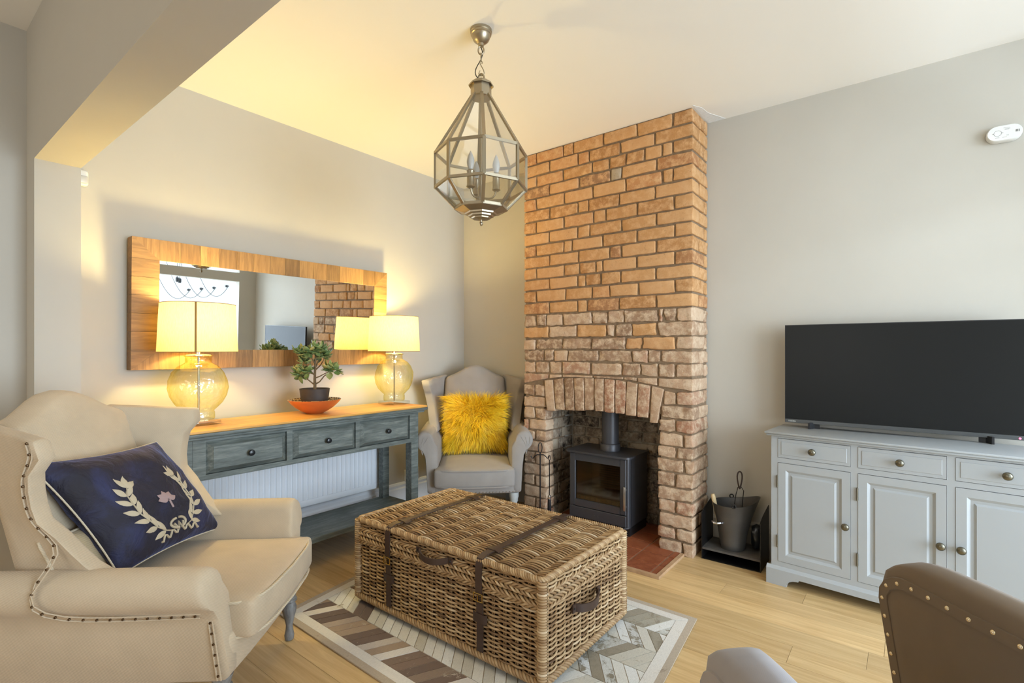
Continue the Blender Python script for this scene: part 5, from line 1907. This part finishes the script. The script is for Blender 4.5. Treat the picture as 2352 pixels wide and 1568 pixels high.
def rp_(u, v, z):
    x = RC[0][0] * (1 - u) * (1 - v) + RC[1][0] * u * (1 - v) + RC[2][0] * u * v + RC[3][0] * (1 - u) * v
    y = RC[0][1] * (1 - u) * (1 - v) + RC[1][1] * u * (1 - v) + RC[2][1] * u * v + RC[3][1] * (1 - u) * v
    return Vector((x, y, z))


def rug_piece(poly, mat, name, z1=.0078):
    b = B(); prism(b, poly, lambda u, v: rp_(u, v, .003), lambda u, v: rp_(u, v, z1)); obj(name, b, mat, rug, True, smooth=0)


b = B(); prism(b, [(0.002, 0.002), (.998, .002), (.998, .998), (.002, .998)], lambda u, v: rp_(u, v, .0003), lambda u, v: rp_(u, v, .0055)); obj('backing', b, plain('rug_backing', lin(176, 160, 138), .9), rug, True, smooth=0)
eu, ev = .018, .026
for (pl4, mt, nm) in (([(0, 0), (1, 0), (1 - eu, ev), (eu, ev)], hide_edge, 'border_strip'), ([(1, 0), (1, 1), (1 - eu, 1 - ev), (1 - eu, ev)], hide_edge, 'border_strip'), ([(1, 1), (0, 1), (eu, 1 - ev), (1 - eu, 1 - ev)], hide_edge, 'border_strip'), ([(0, 1), (0, 0), (eu, ev), (eu, 1 - ev)], hide_edge, 'border_strip')):
    rug_piece(pl4, mt, nm)
iu, iv = .045, .064
for pl4 in ([(eu, ev), (1 - eu, ev), (1 - iu, iv), (iu, iv)], [(1 - eu, ev), (1 - eu, 1 - ev), (1 - iu, 1 - iv), (1 - iu, iv)], [(1 - eu, 1 - ev), (eu, 1 - ev), (iu, 1 - iv), (1 - iu, 1 - iv)], [(eu, 1 - ev), (eu, ev), (iu, iv), (iu, 1 - iv)]):
    c_ = (sum(p[0] for p in pl4) / 4, sum(p[1] for p in pl4) / 4)
    rug_piece([(c_[0] + (p[0] - c_[0]) * .998, c_[1] + (p[1] - c_[1]) * .99) for p in pl4], hide_white, 'border_strip', .0082)
nrow = 7
pitch_, slant = .0325, .054
rr_ = random.Random(21)
for r in range(nrow):
    v0, v1 = iv + (1 - 2 * iv) * r / nrow, iv + (1 - 2 * iv) * (r + 1) / nrow
    sl = slant if r % 2 == 0 else -slant
    u = iu - abs(slant) - .01
    while u < 1 - iu + abs(slant):
        c4 = [(u, v0), (u + pitch_, v0), (u + pitch_ + sl, v1), (u + sl, v1)]
        g_ = .0012
        c4 = [(c4[0][0] + g_, v0 + g_), (c4[1][0] - g_, v0 + g_), (c4[2][0] - g_, v1 - g_), (c4[3][0] + g_, v1 - g_)]
        # clip against both ends of the row
        def clip(poly, lim, keep):
            out_ = []
            for i in range(len(poly)):
                a, c_ = poly[i], poly[(i + 1) % len(poly)]
                ia, ic = keep(a[0]), keep(c_[0])
                if ia:
                    out_.append(a)
                if ia != ic:
                    t_ = (lim - a[0]) / (c_[0] - a[0])
                    out_.append((lim, a[1] + (c_[1] - a[1]) * t_))
            return out_
        pg = clip(c4, iu + g_, lambda x: x >= iu + g_)
        if len(pg) > 2:
            pg = clip(pg, 1 - iu - g_, lambda x: x <= 1 - iu - g_)
        if len(pg) > 2:
            if r == 0:
                mt = hide_brown
            elif r in (1, 2):
                mt = hide_pale if (u > .22 or rr_.random() < .5) else hide_brown
            else:
                mt = rr_.choice((hide_grey, hide_pale, hide_grey, hide_brown if u < .35 else hide_pale))
            rug_piece(pg, mt, 'hide_strip', .0076 + rr_.uniform(-.0006, .0006))
        u += pitch_

# ------------------------------------------------------------------ dining chairs at the right
def dining_chair(corner, ang, fab, label, zt=.737, taper=.14, studs=True):
    """corner = world xy of the upper left corner of the back, ang = direction the back runs in"""
    W_ = .50
    t = thing('dining_chair', label, 'chair', (corner[0], corner[1], 0), ang, 'velvet dining chairs')
    # local: x along the back, +y the way the chair faces
    zlo = .30

    def outline(v):            # half width of the back at height fraction v
        return W_ / 2 * (1 - taper * (1 - v)) * (1 - .30 * max(0, (v - .72) / .28) ** 3)

    def bf(p):
        v = p.z / (zt - zlo) + .5
        u = p.x / (W_ / 2)
        z = zlo + v * (zt - zlo - .030 * abs(u) ** 3)
        y = .035 - .05 * (v - .2) + .05 * u * u * .5 + p.y
        return Vector((W_ / 2 + u * outline(v), y, z))
    b = B(); soft(b, (W_ / 2, .042, (zt - zlo) / 2), .038, (10, 1, 8), bf); bk = obj('backrest', b, fab, t, smooth=60)
    # recessed outer-back panel edge: gimp band with studs
    path = []
    for k in range(15):
        path.append((-.88, lerp(.02, .74, k / 14)))
    path += [(-.86, .79), (-.80, .835), (-.72, .86)] + [(lerp(-.62, .62, k / 14), .872) for k in range(15)] + [(.72, .86), (.80, .835), (.86, .79)]
    for k in range(15):
        path.append((.88, lerp(.74, .02, k / 14)))
    P3 = []
    for u, v in path:
        q = bf(Vector((u * W_ / 2, -.042, (v - .5) * (zt - zlo))))
        P3.append(q + Vector((0, -.002, 0)))
    b = B()
    rings = []
    for i, q in enumerate(P3):
        t_ = (P3[min(i + 1, len(P3) - 1)] - P3[max(i - 1, 0)]).normalized()
        n_ = t_.cross(Vector((0, 1, 0))).normalized()
        rings.append([b.verts.new(q + n_ * a * .014 + Vector((0, c_, 0))) for a, c_ in ((-1, .006), (-.8, -.002), (.8, -.002), (1, .006))])
    for A, C_ in zip(rings, rings[1:]):
        for k in range(3):
            b.faces.new((A[k], A[k + 1], C_[k + 1], C_[k]))
    obj('gimp_band', b, fab, bk, smooth=60)
    sm = B(); bmesh.ops.create_uvsphere(sm, u_segments=10, v_segments=6, radius=.0047)
    me = bpy.data.meshes.new('stud'); sm.to_mesh(me); sm.free(); me.materials.append(stud_m); me.polygons.foreach_set('use_smooth', [True] * len(me.polygons))
    acc = .015
    for A, C_ in zip(P3, P3[1:]) if studs else ():
        L_ = (C_ - A).length
        while acc < L_:
            o = link('stud', me, None, bk); o.location = A.lerp(C_, acc / L_) + Vector((0, -.002, 0)); acc += .042
        acc -= L_
    b = B(); soft(b, (.235, .22, .05), .035, (5, 5, 2), lambda p: Vector((p.x + W_ / 2, p.y + .26, p.z + .405 + .015 * (1 - (p.x / .235) ** 2) * (1 if p.z > 0 else 0)))); obj('seat', b, fab, t, smooth=60)
    for (x_, y_) in ((.06, .07), (W_ - .06, .07), (.055, .44), (W_ - .055, .44)):
        b = B(); prism(b, [(-1, -1), (1, -1), (1, 1), (-1, 1)], lambda u, v: Vector((x_ + u * .014, y_ + v * .014 - (.03 if y_ < .2 else 0), 0)), lambda u, v: Vector((x_ + u * .02, y_ + v * .02, .37))); obj('leg', b, leg_grey, t, smooth=0)
    return t


dining_chair((-.062, 1.478), math.radians(-46), taupe_f, 'taupe velvet dining chair with brass studs, back towards the room')
dining_chair((-.272, .862), math.radians(-44), lilac_f, 'grey velvet dining chair with a plain rounded back', zt=.757, studs=False)
